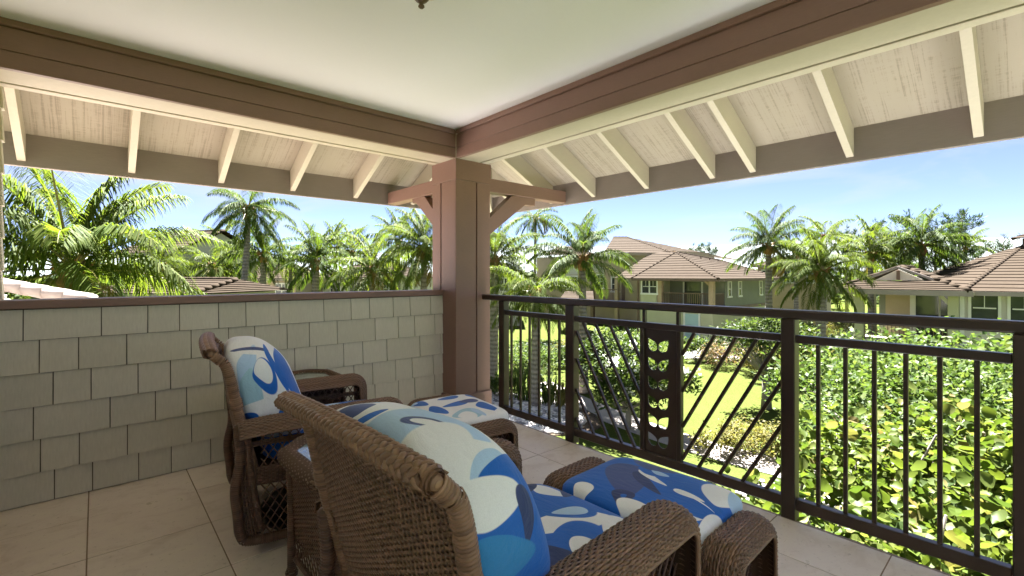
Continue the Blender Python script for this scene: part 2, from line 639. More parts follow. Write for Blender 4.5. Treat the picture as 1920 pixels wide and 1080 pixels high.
for k, js in enumerate(joints):
    xs = [XH] + js + [Xc + 0.012]
    zt, zb_ = rowz[k], rowz[k + 1]
    for a, b_ in zip(xs[:-1], xs[1:]):
        if b_ - a < 0.02: continue
        gap = 0.0052
        w = (b_ - a) / 2 - gap / 2
        mb = MB()
        t_b, t_t = 0.013 + R.uniform(-0.0005, 0.0006), 0.003       # lap: butt proud of the row below
        h = (zt - zb_) / 2 - 0.0016
        mb.prism([(-w, 0.004, -h), (w, 0.004, -h), (w, 0.004, h), (-w, 0.004, h)], (0, 0, 0)) if False else None
        v8 = [(-w, 0.006, -h), (w, 0.006, -h), (w, -t_b, -h), (-w, -t_b, -h), (-w, 0.006, h), (w, 0.006, h), (w, -t_t, h), (-w, -t_t, h)]
        f8 = [(0, 1, 2, 3), (7, 6, 5, 4), (3, 2, 6, 7), (2, 1, 5, 6), (1, 0, 4, 5), (0, 3, 7, 4)]
        f8 = [tuple(reversed(q)) for q in f8]
        mb.add(v8, f8)
        o = mb.build('shingle', M['shingle'], par, fixn=True)
        o.location = ((a + b_) / 2, YW + 0.004, (zt + zb_) / 2)
MB().box((XH, YW - 0.022, 1.0235), (Xc - 0.001, 3.70, 1.068), 0.004).build('cap', M['beam'], par)

# ---- house wall behind the camera (runs on past the parapet) and side wall
hw = thing('house_wall', 'shingled house wall edge past the far end of the parapet', 'wall', (0, 0, 0))
MB().box((XH - 0.25, -1.5, -0.3), (XH - 0.012, 3.76, 2.9)).build('wall_core', M['shingle'], hw)
zz = 0.0
while zz < 2.42:
    for (ya, yb) in ((-1.5, -0.6), (-0.6, 0.5), (0.5, 1.6), (1.6, 2.5), (2.5, 3.478), (3.71, 3.78)):
        v8 = []
        mb = MB()
        t_b, t_t = 0.012, 0.003
        z1 = min(zz + 0.172, 2.425)
        x0 = XH - 0.012
        vv = [(x0, ya + .002, zz), (x0 + t_b, ya + .002, zz), (x0 + t_b, yb - .002, zz), (x0, yb - .002, zz),
              (x0, ya + .002, z1), (x0 + t_t, ya + .002, z1), (x0 + t_t, yb - .002, z1), (x0, yb - .002, z1)]
        mb.add(vv, [(3, 2, 1, 0), (4, 5, 6, 7), (1, 2, 6, 5), (0, 1, 5, 4), (2, 3, 7, 6), (3, 0, 4, 7)])
        if not (ya > 3.6 and zz > 2.3):
            mb.build('shingle', M['shingle'], hw, fixn=True)
    zz += 0.175
# ---- added unseen door in the house wall; white curtain bounces light in
dr = thing('added_bounce_door', 'added unseen glass door with white curtain, bouncing light onto the balcony', 'door', (0, 0, 0))
cur = painted('white_bounce_curtain', (0.85, 0.84, 0.82), 0.9, 0.03)
MB().box((XH + 0.002, -1.35, 0.01), (XH + 0.03, 2.75, 0.06), 0.004).build('frame', M['beam'], dr)
MB().box((XH + 0.002, -1.35, 2.28), (XH + 0.03, 2.75, 2.36), 0.004).build('frame', M['beam'], dr)
for yy in (-1.35, -0.02, 1.33, 2.68):
    MB().box((XH + 0.0021, yy, 0.061), (XH + 0.028, yy + 0.07, 2.279), 0.004).build('frame', M['beam'], dr)
MB().grid(lambda u, v: (XH + 0.012 + 0.008 * math.sin(u * 190), -1.27 + u * 3.94, 0.062 + v * 2.216), 240, 2).build('curtain', cur, dr, True)

# ---- ceiling
struct(MB().box((XH - 0.25, -1.5, ZC), (Xc + 0.02, Yc + 0.02, ZC + 0.05)).build('ceiling', M['ceiling']))


# ---- beams
def beam_thing(axis):
    lab = {'x': 'brown boxed beam over the shingle parapet', 'y': 'brown boxed beam over the dark metal railing'}[axis]
    t = thing('beam', lab, 'beam')

    def bx(name, lo, hi, mat, c=0.0025):
        # (along, across, z): across grows outwards from the inner face
        if axis == 'x':
            MB().box((lo[0], Yc + lo[1], lo[2]), (hi[0], Yc + hi[1], hi[2]), c).build(name, mat, t)
        else:
            MB().box((Xc + lo[1], lo[0], lo[2]), (Xc + hi[1], hi[0], hi[2]), c).build(name, mat, t)
    if axis == 'x':
        s, e = XH - 0.3, Xc - 0.0005
        e2, e3 = Xc + 0.002, 2.30
    else:
        s, e = -1.5, Yc - 0.0005
        e2, e3 = Yc + 0.0, 3.31
    bx('lower_board', (s, 0, ZB), (e, 0.035, 2.2765), M['beam'])
    bx('upper_board', (s, 0.0005, 2.279), (e, 0.035, 2.391), M['beam'])
    bx('crown_trim', (s, -0.018, 2.392), (e - 0.018, 0.035, ZC - 0.0005), M['beam'], 0.004)
    bx('soffit_board', (s, 0.0355, ZB + 0.001), (e2, 0.254, ZB + 0.02), M['rafter'])
    bx('core', (s, 0.036, ZB + 0.021), (e2 + 0.02, 0.262, 2.70), M['beam'], 0)
    bx('outer_strip', (s, 0.270, ZB - 0.001), (e3 if axis == 'x' else e3, 0.338, 2.44), M['rafter'])
    return t


beam_thing('x')
beam_thing('y')

# ---- roof over everything (hip), with eaves
SL = 0.52
zs = 2.160                     # underside of the boarding at the eave boards
top = 4.2
roof = thing('balcony_roof', 'cream boarded underside of the hip roof above the corner column', 'roof')


def rz_(d):                    # d: distance inwards from the eave board face
    return zs + SL * d


XO, YO = XF + 0.05, YF + 0.05
zo = zs - SL * 0.05
t_ = 4.2
A_ = (XO, YO, zo); A2 = (XO - t_, YO - t_, zo + SL * t_)
B_ = (-4.0, YO, zo); B2 = (-4.0, YO - t_, zo + SL * t_)
C_ = (XO, -5.0, zo); C2 = (XO - t_, -5.0, zo + SL * t_)
MB().prism([A_, A2, B2, B_], (0, 0, 0.05)).build('soffit_panel', M['soffit'], roof, fixn=True)
MB().prism([A_, C_, C2, A2], (0, 0, 0.0495)).build('soffit_panel', M['soffit_x'], roof, fixn=True)
MB().prism([(A2[0], A2[1], A2[2] + .001), (A2[0], -5.0, A2[2] + .001), (-4.0, -5.0, A2[2] + .001), (-4.0, A2[1], A2[2] + .001)], (0, 0, 0.05)).build('roof_deck', M['soffit'], roof, fixn=True)
# eave boards
MB().box((-4.0, YF, 1.938), (XF + 0.038, YF + 0.038, 2.165), 0.003).build('fascia', M['fascia'], roof)
MB().box((XF, -5.0, 1.938), (XF + 0.038, YF - 0.0005, 2.165), 0.003).build('fascia', M['fascia'], roof)
# tile edge just outside
MB().box((-4.0, YF + 0.045, 2.10), (XF + 0.12, YF + 0.12, 2.20), 0.01).build('gutter', M['fascia'], roof)
MB().box((XF + 0.045, -5.0, 2.10), (XF + 0.12, YF + 0.044, 2.20), 0.01).build('gutter', M['fascia'], roof)


def rafter(p0, p1, name='rafter', depth=0.185, w=0.042):
    """p0: tip (xy), p1: inner end (xy); top edge follows the boarding"""
    p0, p1 = Vector(p0), Vector(p1)
    d = (p1 - p0)
    L = d.length
    side = Vector((-d.y, d.x)).normalized() * w / 2
    run0 = min(XF - p0.x, YF - p0.y)
    run1 = min(XF - p1.x, YF - p1.y)
    q = []
    for p, rn in ((p0, run0), (p1, run1)):
        zt_ = rz_(max(rn, 0)) - 0.003
        q.append((p, zt_))
    (pa, za), (pb, zb2) = q
    poly = [(pa.x - side.x, pa.y - side.y, za - depth), (pb.x - side.x, pb.y - side.y, zb2 - depth),
            (pb.x - side.x, pb.y - side.y, zb2), (pa.x - side.x, pa.y - side.y, za)]
    MB().prism(poly, (side.x * 2, side.y * 2, 0)).build(name, M['rafter'], roof, fixn=True)


for x in (-1.55, -0.965, -0.375, 0.205, 0.79, 1.36, 1.955):
    rafter((x, YF - 0.001), (x, Yc + 0.345))
for y in (-1.6, -0.98, -0.375, 0.231, 0.83, 1.437, 1.745, 2.345, 2.945):
    rafter((XF - 0.001, y), (Xc + 0.345, y))
# jack rafters + hip
rafter((2.60, YF - 0.001), (2.60, YF - 0.84))
rafter((3.15, YF - 0.001), (3.15, YF - 0.45))
rafter((XF - 0.001, 3.52), (XF - 0.80, 3.52))
rafter((XF - 0.001, 4.05), (XF - 0.42, 4.05))
rafter((XF - 0.02, YF - 0.02), (Xc + 0.30, Yc + 0.28 - 0.1), 'hip_rafter', 0.20, 0.06)

# ---- corner column
co = thing('column', 'square brown boxed column at the corner between parapet and railing', 'column')
CW = 0.372
MB().box((Xc + 0.012, Yc + 0.012, -0.01), (Xc + CW - 0.012, Yc + CW - 0.012, ZB - 0.002)).build('shaft', M['beam'], co)
gx0, gx1 = Xc + 0.211, Xc + 0.224
zt0, zt1 = 0.17, 2.013
for nm, lo, hi in (
        ('board', (Xc, Yc, zt0), (gx0, Yc + 0.0118, zt1)), ('board', (gx1, Yc, zt0), (Xc + CW, Yc + 0.0118, zt1)),
        ('board', (Xc, Yc + 0.0122, zt0), (Xc + 0.0118, Yc + 0.225, zt1)), ('board', (Xc, Yc + 0.24, zt0), (Xc + 0.0118, Yc + CW, zt1)),
        ('board', (Xc + CW - 0.0118, Yc + 0.0122, zt0), (Xc + CW, Yc + CW - 0.012, zt1)),
        ('board', (Xc + 0.0122, Yc + CW - 0.0118, zt0), (Xc + CW, Yc + CW, zt1))):
    MB().box(lo, hi, 0.0022).build(nm, M['beam'], co)
MB().box((Xc - 0.012, Yc - 0.012, 0.001), (Xc + CW + 0.012, Yc + CW + 0.012, 0.168), 0.005).build('base_trim', M['beam'], co)
MB().box((Xc - 0.004, Yc - 0.004, 2.015), (Xc + CW + 0.010, Yc + CW + 0.006, ZB - 0.001), 0.004).build('collar', M['beam'], co)
MB().box((Xc + 0.02, Yc + CW + 0.007, 1.945), (Xc + 0.13, YF - 0.002, 2.066), 0.004).build('bracket_arm', M['beam'], co)
MB().box((Xc + CW + 0.011, Yc + 0.02, 1.955), (XF - 0.002, Yc + 0.13, 2.076), 0.004).build('bracket_arm', M['beam'], co)
MB().prism([(Xc + 0.035, Yc + CW + .001, 1.615), (Xc + 0.035, Yc + CW + .001, 1.76), (Xc + 0.035, Yc + CW + 0.20, 1.943), (Xc + 0.035, Yc + CW + 0.42, 1.943), (Xc + 0.035, Yc + CW + 0.42, 1.90), (Xc + 0.035, Yc + CW + 0.35, 1.90)], (0.08, 0, 0)).build('brace', M['beam'], co, fixn=True)
MB().prism([(Xc + CW + .001, Yc + 0.035, 1.55), (Xc + CW + .001, Yc + 0.035, 1.70), (Xc + CW + 0.30, Yc + 0.035, 1.953), (Xc + CW + 0.60, Yc + 0.035, 1.953), (Xc + CW + 0.60, Yc + 0.035, 1.885), (Xc + CW + 0.47, Yc + 0.035, 1.885)], (0, 0.08, 0)).build('brace', M['beam'], co, fixn=True)

# ---- metal railing
rl = thing('railing', 'dark bronze metal balcony railing with diagonal bars and leaf cut-out panel', 'railing')
xr0, xr1 = 2.565, 2.605


def rb(name, lo, hi, c=0.003, mat='rail'):
    return MB().box(lo, hi, c).build(name, M[mat], rl)


rb('top_rail', (2.55, -1.45, 0.982), (2.62, Yc - 0.014, 1.028), 0.008)
for (ya, yb) in ((-1.42, -0.03), (0.071, 0.797), (0.863, 2.217), (2.30, 2.985)):
    rb('sub_rail', (xr0, ya, 0.866), (xr1, yb, 0.904))
    rb('bottom_rail', (xr0, ya, 0.045), (xr1, yb, 0.100))
for (ya, yb) in ((2.986, 3.052), (2.218, 2.299), (0.798, 0.862), (-0.029, 0.070)):
    rb('post', (2.555, ya, -0.011), (2.620, yb, 0.981), 0.004)
rb('post', (2.555, -1.45, -0.011), (2.620, -1.42, 0.981))
for y in (2.918, 2.806, 2.701, 2.594, 2.487, 2.380, 0.706, 0.597, 0.490, 0.382, 0.274, 0.166, -0.14, -0.25, -0.36, -0.47):
    rb('bar', (2.576, y - 0.0085, 0.1005), (2.594, y + 0.0085, 0.8655), 0.002)
for y in (1.655, 1.425):
    rb('stub_post', (2.573, y - 0.011, 0.9045), (2.597, y + 0.011, 0.9815), 0.002)
for y0, y1 in ((1.652, 1.680), (1.402, 1.430)):
    rb('panel_stile', (xr0 + 0.002, y0, 0.1005), (xr1 - 0.002, y1, 0.8655))


def diag(ylo, yhi, sgn):
    """parallel sloping bars clipped to the bay; the middle of each bar is a straight rod"""
    slope = 0.730 / 0.406
    for c0 in ([1.37, 1.496, 1.618, 1.728, 1.828, 1.937, 2.06, 2.174] if sgn < 0 else [0.939, 1.057, 1.179, 1.301, 1.41, 1.515, 1.632, 1.752]):
        # bar passes (c0, 0.10) rising towards +y (left bay) or -y (right bay)
        pts = []
        for z in np.linspace(0.098, 0.867, 90):
            y = c0 + (z - 0.10) / slope * (1 if sgn < 0 else -1)
            if ylo <= y <= yhi: pts.append((y, z))
        if len(pts) < 6: continue
        (ya, za), (yb, zb3) = pts[0], pts[-1]
        MB().beam((2.585, ya, za), (2.585, yb, zb3), 0.018, 0.018, 0.002, up=(1, 0, 0)).build('diagonal_bar', M['rail'], rl)


diag(1.680, 2.219, -1)
diag(0.861, 1.404, 1)
# leaf panel: a flat plate with six pairs of leaf holes
cu = bpy.data.curves.new('leaf_panel', 'CURVE')
cu.dimensions = '2D'
cu.fill_mode = 'BOTH'
cu.extrude = 0.003


def spline(pts):
    s = cu.splines.new('POLY')
    s.points.add(len(pts) - 1)
    for p, q in zip(s.points, pts): p.co = (q[0], q[1], 0, 1)
    s.use_cyclic_u = True


spline([(1.4295, 0.1008), (1.6525, 0.1008), (1.6525, 0.8652), (1.4295, 0.8652)])
for k in range(6):
    z0 = 0.806 - 0.1165 * k
    for (yt, yb_) in ((1.629, 1.576), (1.490, 1.548)):
        tip = Vector((yt, z0)); bot = Vector((yb_, z0 - 0.074))
        ax = tip - bot; L = ax.length; ax.normalize(); sd = Vector((-ax.y, ax.x))
        pts = []
        prof = [(0, 0), (.04, .13), (.14, .24), (.30, .30), (.48, .285), (.66, .21), (.84, .11), (1, 0)]
        for s_, w_ in prof: pts.append(bot + ax * s_ * L + sd * w_ * L * 1.12)
        for s_, w_ in prof[-2:0:-1]: pts.append(bot + ax * s_ * L - sd * w_ * L * 1.12)
        spline([(p.x, p.y) for p in pts])
tmp = bpy.data.objects.new('leaf_panel_tmp', cu)
COL.objects.link(tmp)
me = bpy.data.meshes.new_from_object(tmp)
bpy.data.objects.remove(tmp)
me.transform(Matrix(((0, 0, 1, 2.585), (1, 0, 0, 0), (0, 1, 0, 0), (0, 0, 0, 1))))
me.materials.clear(); me.materials.append(M['rail'])
link('leaf_panel', me, rl)

# ---- ceiling lamp (only its finial hangs into view)
lp = thing('ceiling_lamp', 'bronze finial of a ceiling lamp hanging from the white ceiling', 'lamp', (0.914, 1.542, 0))
brz = painted('aged_bronze', (0.12, 0.07, 0.045), 0.35, 0.1)
gl = painted('alabaster_glass', (0.80, 0.72, 0.60), 0.35, 0.05)
MB().lathe([(0.02, 2.425), (0.075, 2.427), (0.075, 2.41), (0.02, 2.40)], 24).build('canopy', brz, lp, True)
MB().lathe([(0.16, 2.405), (0.155, 2.37), (0.135, 2.325), (0.10, 2.285), (0.06, 2.262), (0.026, 2.254)], 32).build('glass_bowl', gl, lp, True)
MB().lathe([(0.031, 2.262), (0.034, 2.250), (0.030, 2.238), (0.020, 2.226), (0.010, 2.220), (0.007, 2.214), (0.011, 2.210), (0.012, 2.205), (0.007, 2.200)], 20).build('finial', brz, lp, True)
# ================================================================== WICKER FURNITURE
class WV:
    """collects woven strands as numpy arrays and joins them into one mesh"""
    def __init__(self):
        self.V, self.F, self.n = [], [], 0

    def addnp(self, V, F):
        self.V.append(np.asarray(V, dtype=np.float32)); self.F.append(np.asarray(F, dtype=np.int64) + self.n)
        self.n += len(V)

    def strand(self, P, N, T, h, th, closed=False):
        """P (m,3) centre line, N normals, T sideways; flattened diamond section h wide, th thick"""
        m = len(P)
        ring = np.stack([P + T * (h / 2), P + N * (th / 2), P - T * (h / 2), P - N * (th / 2)], axis=1).reshape(-1, 3)
        i = np.arange(m - 1)[:, None]; k = np.arange(4)[None, :]; k2 = (k + 1) % 4
        F = np.stack([i * 4 + k, i * 4 + k2, (i + 1) * 4 + k2, (i + 1) * 4 + k], axis=-1).reshape(-1, 4)
        self.addnp(ring, F)

    def rod(self, P, r, n=6):
        """round rod along P (m,3); r scalar or (m,)"""
        P = np.asarray(P, float); m = len(P)
        r = np.broadcast_to(np.asarray(r, float), (m,))
        T = np.gradient(P, axis=0); T /= np.linalg.norm(T, axis=1)[:, None] + 1e-9
        ref = np.array([0.31, 0.17, 0.93]) if abs(T[0, 2]) < 0.8 else np.array([0.93, 0.21, 0.1])
        U = np.cross(T, ref); U /= np.linalg.norm(U, axis=1)[:, None] + 1e-9
        W = np.cross(T, U)
        a = np.arange(n) * 2 * np.pi / n
        ring = P[:, None, :] + r[:, None, None] * (np.cos(a)[None, :, None] * U[:, None, :] + np.sin(a)[None, :, None] * W[:, None, :])
        i = np.arange(m - 1)[:, None]; k = np.arange(n)[None, :]; k2 = (k + 1) % n
        F = np.stack([i * n + k, i * n + k2, (i + 1) * n + k2, (i + 1) * n + k], axis=-1).reshape(-1, 4)
        self.addnp(ring.reshape(-1, 3), F)

    def wrapped(self, path, r, step=0.0085, n=10):
        """a pole bound with cane: one little barrel per turn"""
        P = resample(path, step)
        rr = np.interp(np.linspace(0, 1, len(P)), np.linspace(0, 1, len(r)), r) if hasattr(r, '__len__') else np.full(len(P), r)
        for i in range(len(P) - 1):
            a, b = P[i], P[i + 1]
            q = np.stack([a, a + (b - a) * .25, a + (b - a) * .75, b])
            self.rod(q, np.array([rr[i] - .0022, rr[i], rr[i], rr[i] - .0022]), n)
        for a, b, r_ in ((P[0], P[1], rr[0]), (P[-1], P[-2], rr[-1])):
            d_ = (a - b) / (np.linalg.norm(a - b) + 1e-9)
            self.rod(np.stack([a - d_ * .003, a + d_ * r_ * .25, a + d_ * r_ * .38]), np.array([r_ - .002, r_ * .7, .0004]), n)

    def weave(self, S, ls, lt, row=0.0072, pitch=0.022, amp=0.0024, h=None, th=0.0042, per=2, stakes=True, tw=1):
        """S(s,t) arrays in 0..1 -> points; ls, lt: lengths in metres. Rows run along s."""
        nr = max(2, int(lt / row)); nst = max(2, int(ls / pitch)); m = nst * per + 1
        s = np.linspace(0, 1, m)
        h = h or row * 1.34
        e = 1e-3
        for i in range(nr):
            t = (i + 0.5) / nr
            tt = np.full(m, t)
            P = S(s, tt)
            Ts = S(np.clip(s + e, 0, 1), tt) - S(np.clip(s - e, 0, 1), tt)
            Tt = S(s, np.clip(tt + e, 0, 1)) - S(s, np.clip(tt - e, 0, 1))
            Tt /= np.linalg.norm(Tt, axis=1)[:, None] + 1e-9
            N = np.cross(Ts, Tt); N /= np.linalg.norm(N, axis=1)[:, None] + 1e-9
            ph = np.pi * np.arange(m) / per + np.pi * ((i // tw) % 2) + np.pi / 2
            off = amp * np.cos(ph) + NP.normal(0, 0.0003, m)
            self.strand(P + N * off[:, None], N, Tt, h, th)
        if stakes:
            nt = max(6, int(lt / 0.03))
            t = np.linspace(0, 1, nt)
            for j in range(nst + 1):
                ss = np.full(nt, (j) / nst)
                self.rod(S(ss, t), 0.0028, 5)

    def lattice(self, S, ls, lt, pitch=0.034, r=0.0026, asp=1.5):
        """open diagonal cane lattice over S"""
        a = pitch
        for sg in (1, -1):
            n = int((ls + lt / asp) / a) + 2
            for k in range(-int(lt / asp / a) - 2, n):
                u = np.linspace(0, 1, 14)
                s_m = k * a + (u * lt / asp if sg > 0 else (lt - u * lt) / asp)
                ok = (s_m >= 0) & (s_m <= ls)
                if ok.sum() < 2: continue
                uu, sm = u[ok], s_m[ok]
                P = S(sm / ls, uu)
                # nudge one family outwards
                e = 1e-3
                Ts = S(np.clip(sm / ls + e, 0, 1), uu) - S(np.clip(sm / ls - e, 0, 1), uu)
                Tt = S(sm / ls, np.clip(uu + e, 0, 1)) - S(sm / ls, np.clip(uu - e, 0, 1))
                N = np.cross(Ts, Tt); N /= np.linalg.norm(N, axis=1)[:, None] + 1e-9
                self.rod(P + N * (0.0016 * sg), r, 6)

    def braid(self, path, rx, ry, strands=5, lay=0.085, w=0.014, th=0.006, up=None):
        """plaited rim round a core: two families of helices crossing over and under"""
        P = resample(path, 0.006); m = len(P)
        T = np.gradient(P, axis=0); T /= np.linalg.norm(T, axis=1)[:, None]
        up = np.array(up if up is not None else (0, 0, 1.0))
        A = np.cross(T, up); A /= np.linalg.norm(A, axis=1)[:, None]
        B = np.cross(A, T)
        d = np.concatenate([[0], np.cumsum(np.linalg.norm(np.diff(P, axis=0), axis=1))])
        for sg in (1, -1):
            for k in range(strands):
                ph = sg * 2 * np.pi * d / lay + 2 * np.pi * k / strands
                over = 0.0028 * sg * np.cos(strands * (2 * np.pi * d / lay))
                c, s_ = np.cos(ph), np.sin(ph)
                Nn = A * c[:, None] + B * s_[:, None]
                Q = P + A * ((rx + over) * c)[:, None] + B * ((ry + over) * s_)[:, None]
                Tq = np.gradient(Q, axis=0); Tq /= np.linalg.norm(Tq, axis=1)[:, None]
                W = np.cross(Nn, Tq)
                W /= np.linalg.norm(W, axis=1)[:, None] + 1e-9
                self.strand(Q, Nn, W, w, th)
        self.rod(P, min(rx, ry) * 0.86, 8)

    def mesh(self, name, mat):
        return np_mesh(name, np.concatenate(self.V), np.concatenate(self.F), mat, True)


def resample(path, step):
    P = np.asarray([tuple(p) for p in path], float)
    d = np.concatenate([[0], np.cumsum(np.linalg.norm(np.diff(P, axis=0), axis=1))])
    n = max(2, int(round(d[-1] / step)) + 1)
    q = np.linspace(0, d[-1], n)
    return np.stack([np.interp(q, d, P[:, i]) for i in range(3)], axis=1)


def smooth_path(pts, n=40):
    """Catmull-Rom through pts"""
    P = [np.array(p, float) for p in pts]
    P = [2 * P[0] - P[1]] + P + [2 * P[-1] - P[-2]]
    out = []
    seg = len(P) - 3
    for i in range(seg):
        p0, p1, p2, p3 = P[i:i + 4]
        for t in np.linspace(0, 1, max(2, n // seg), endpoint=False):
            out.append(0.5 * ((2 * p1) + (-p0 + p2) * t + (2 * p0 - 5 * p1 + 4 * p2 - p3) * t * t + (-p0 + 3 * p1 - 3 * p2 + p3) * t ** 3))
    out.append(P[-2])
    return np.array(out)


def sheet(S, nu, nv, name, mat, inset=0.004):
    s, t = np.meshgrid(np.linspace(0, 1, nu + 1), np.linspace(0, 1, nv + 1))
    s, t = s.ravel(), t.ravel()
    e = 1e-3
    Ts = S(np.clip(s + e, 0, 1), t) - S(np.clip(s - e, 0, 1), t)
    Tt = S(s, np.clip(t + e, 0, 1)) - S(s, np.clip(t - e, 0, 1))
    N = np.cross(Ts, Tt); N /= np.linalg.norm(N, axis=1)[:, None] + 1e-9
    V = S(s, t) - N * inset
    j, i = np.meshgrid(np.arange(nv), np.arange(nu), indexing='ij')
    w = nu + 1
    F = np.stack([j * w + i, j * w + i + 1, (j + 1) * w + i + 1, (j + 1) * w + i], -1).reshape(-1, 4)
    return np_mesh(name, V, F, mat, True)


def cushion_mesh(name, hx, hy, hz, e1, e2, mat, wr=0.006, seed=1, shape=None, n=56, puff=0.0):
    """soft superquadric cushion with wrinkles"""
    rs = np.random.default_rng(seed)
    nu, nv = n, n // 2
    u, v = np.meshgrid(np.linspace(-np.pi, np.pi, nu, endpoint=False), np.linspace(-np.pi / 2, np.pi / 2, nv + 1))
    pw = lambda x, e: np.sign(x) * np.abs(x) ** e
    x = hx * pw(np.cos(v), e1) * pw(np.cos(u), e2)
    y = hy * pw(np.cos(v), e1) * pw(np.sin(u), e2)
    z = hz * pw(np.sin(v), e1)
    V = np.stack([x, y, z], -1).reshape(-1, 3)
    for k in range(7):
        d = rs.normal(size=3); d /= np.linalg.norm(d)
        fr = rs.uniform(9, 26); ph = rs.uniform(0, 6.28)
        disp = wr * 0.42 * np.sin(V @ d * fr + ph)
        V = V * (1 + (disp / (np.linalg.norm(V, axis=1) + 0.05)))[:, None]
    if shape is not None: V = shape(V)
    j, i = np.meshgrid(np.arange(nv), np.arange(nu), indexing='ij')
    i2 = (i + 1) % nu
    F = np.stack([j * nu + i, j * nu + i2, (j + 1) * nu + i2, (j + 1) * nu + i], -1).reshape(-1, 4)
    return np_mesh(name, V, F, mat, True)


def piping(name, hx, hy, hz, e1, e2, mat, plane, shape=None, r=.0034):
    u = np.linspace(-np.pi, np.pi, 121)
    pw = lambda x, e: np.sign(x) * np.abs(x) ** e
    if plane == 'XY':
        V = np.stack([hx * pw(np.cos(u), e2), hy * pw(np.sin(u), e2), 0 * u], -1)
    else:
        V = np.stack([0 * u, hy * pw(np.cos(u), e1), hz * pw(np.sin(u), e1)], -1)
    if shape is not None: V = shape(V)
    w_ = WV(); w_.rod(V * 1.004, r, 6)
    return w_.mesh(name, mat)


# ---- chair (local frame: +x forward, origin on the floor under the seat)
BP = np.array([(-.345, .30), (-.365, .42), (-.393, .57), (-.412, .70), (-.425, .785), (-.445, .845), (-.482, .888)])
BPs = smooth_path([(a, 0, b) for a, b in BP], 60)
bl = np.concatenate([[0], np.cumsum(np.linalg.norm(np.diff(BPs, axis=0), axis=1))]); bl /= bl[-1]


def S_back(s, t):
    x = np.interp(t, bl, BPs[:, 0]); z = np.interp(t, bl, BPs[:, 2])
    hw_ = np.interp(z, [.30, .60, .888], [.298, .315, .328])
    q = 2 * s - 1
    return np.stack([x + (0.045 * (1 - t) + 0.010 * t) * q * q - 0.01, q * hw_, z - 0.012 * q * q * (t > .9)], -1)


def arch_path(x0, x1, ztop, rad, z0=0.045, back_down=True, flare=0.03):
    pts = []
    if back_down:
        pts += [(x0 - flare, z0), (x0 - flare * .4, z0 + .5 * (ztop - z0)), (x0, ztop - rad)]
        for a in np.linspace(10, 90, 6):
            aa = math.radians(a); pts.append((x0 + rad - rad * math.cos(aa), ztop - rad + rad * math.sin(aa)))
    else:
        pts += [(x0, ztop - 0.012), (x0 + .12, ztop - 0.004)]
    for a in np.linspace(90, 0, 7):
        aa = math.radians(a); pts.append((x1 - rad + rad * math.cos(aa), ztop - rad + rad * math.sin(aa)))
    pts += [(x1 + flare * .2, z0 + .45 * (ztop - rad - z0)), (x1 + flare, z0)]
    return np.array(pts)


def S_arch(path, yc, halfw, crown):
    """half-round band swept along a path in xz; s along, t across"""
    P = resample([(a, 0, b) for a, b in path], 0.008)
    d = np.concatenate([[0], np.cumsum(np.linalg.norm(np.diff(P, axis=0), axis=1))]); L = d[-1]; d = d / L
    T = np.gradient(P, axis=0); T /= np.linalg.norm(T, axis=1)[:, None]
    Nn = np.stack([-T[:, 2], 0 * T[:, 0], T[:, 0]], -1)      # outward (up along the top)

    def S(s, t):
        p = np.stack([np.interp(s, d, P[:, i]) for i in range(3)], -1)
        nn = np.stack([np.interp(s, d, Nn[:, i]) for i in range(3)], -1)
        a = (t - 0.5) * np.pi * 1.08
        return p + nn * (crown * (np.cos(a) - 1))[:, None] + np.stack([0 * s, yc + halfw * np.sin(a), 0 * s], -1)
    return S, L


def rect_S(p00, p10, p01, p11):
    p00, p10, p01, p11 = [np.array(p, float) for p in (p00, p10, p01, p11)]

    def S(s, t):
        s_, t_2 = s[:, None], t[:, None]
        return (p00 * (1 - s_) + p10 * s_) * (1 - t_2) + (p01 * (1 - s_) + p11 * s_) * t_2
    return S


CM = {}
w = WV()
# rows on the rear face: flip so that normals look backwards
w.weave(lambda s, t: S_back(s, t * 0.955), 0.66, 0.60, row=0.0070, pitch=0.0145, amp=0.0023)
CM['back_weave'] = w.mesh('back_weave', M['wicker'])
CM['back_lining'] = sheet(lambda s, t: S_back(s, t * 0.955), 20, 24, 'back_lining', M['backing'], -0.0036)
w = WV()
rim = S_back(np.linspace(0.0, 1.0, 40), np.full(40, 1.0))
w.braid(rim, 0.027, 0.019, 5, 0.10, 0.0175, 0.007)
for e_ in (0, -1):
    c_ = rim[e_]; o_ = rim[1] if e_ == 0 else rim[-2]
    dr_ = (c_ - o_) / np.linalg.norm(c_ - o_)
    for k_ in range(5):
        w.rod(np.stack([c_ + dr_ * (.004 * k_ - .002), c_ + dr_ * (.004 * k_ + .0005), c_ + dr_ * (.004 * k_ + .0035)]), np.array([.0235, .025, .0235]) * math.cos(k_ * .3), 14)
    w.rod(np.stack([c_ - dr_ * .01, c_ + dr_ * .0185, c_ + dr_ * .0186]), np.array([.02, .010, .0005]), 12)
CM['back_rim'] = w.mesh('back_rim', M['wicker_rim'])
w = WV()
CM['back_posts'] = []
for sd in (0.0, 1.0):
    w = WV()
    tt = np.linspace(0.02, 0.985, 30)
    P = S_back(np.full(30, sd), tt)
    w.wrapped(P, [0.019, 0.020, 0.022, 0.021])
    w.wrapped(P[16:19], 0.0255)
    CM['back_posts'].append(w.mesh('back_post', M['wicker_rim']))
arms = {}
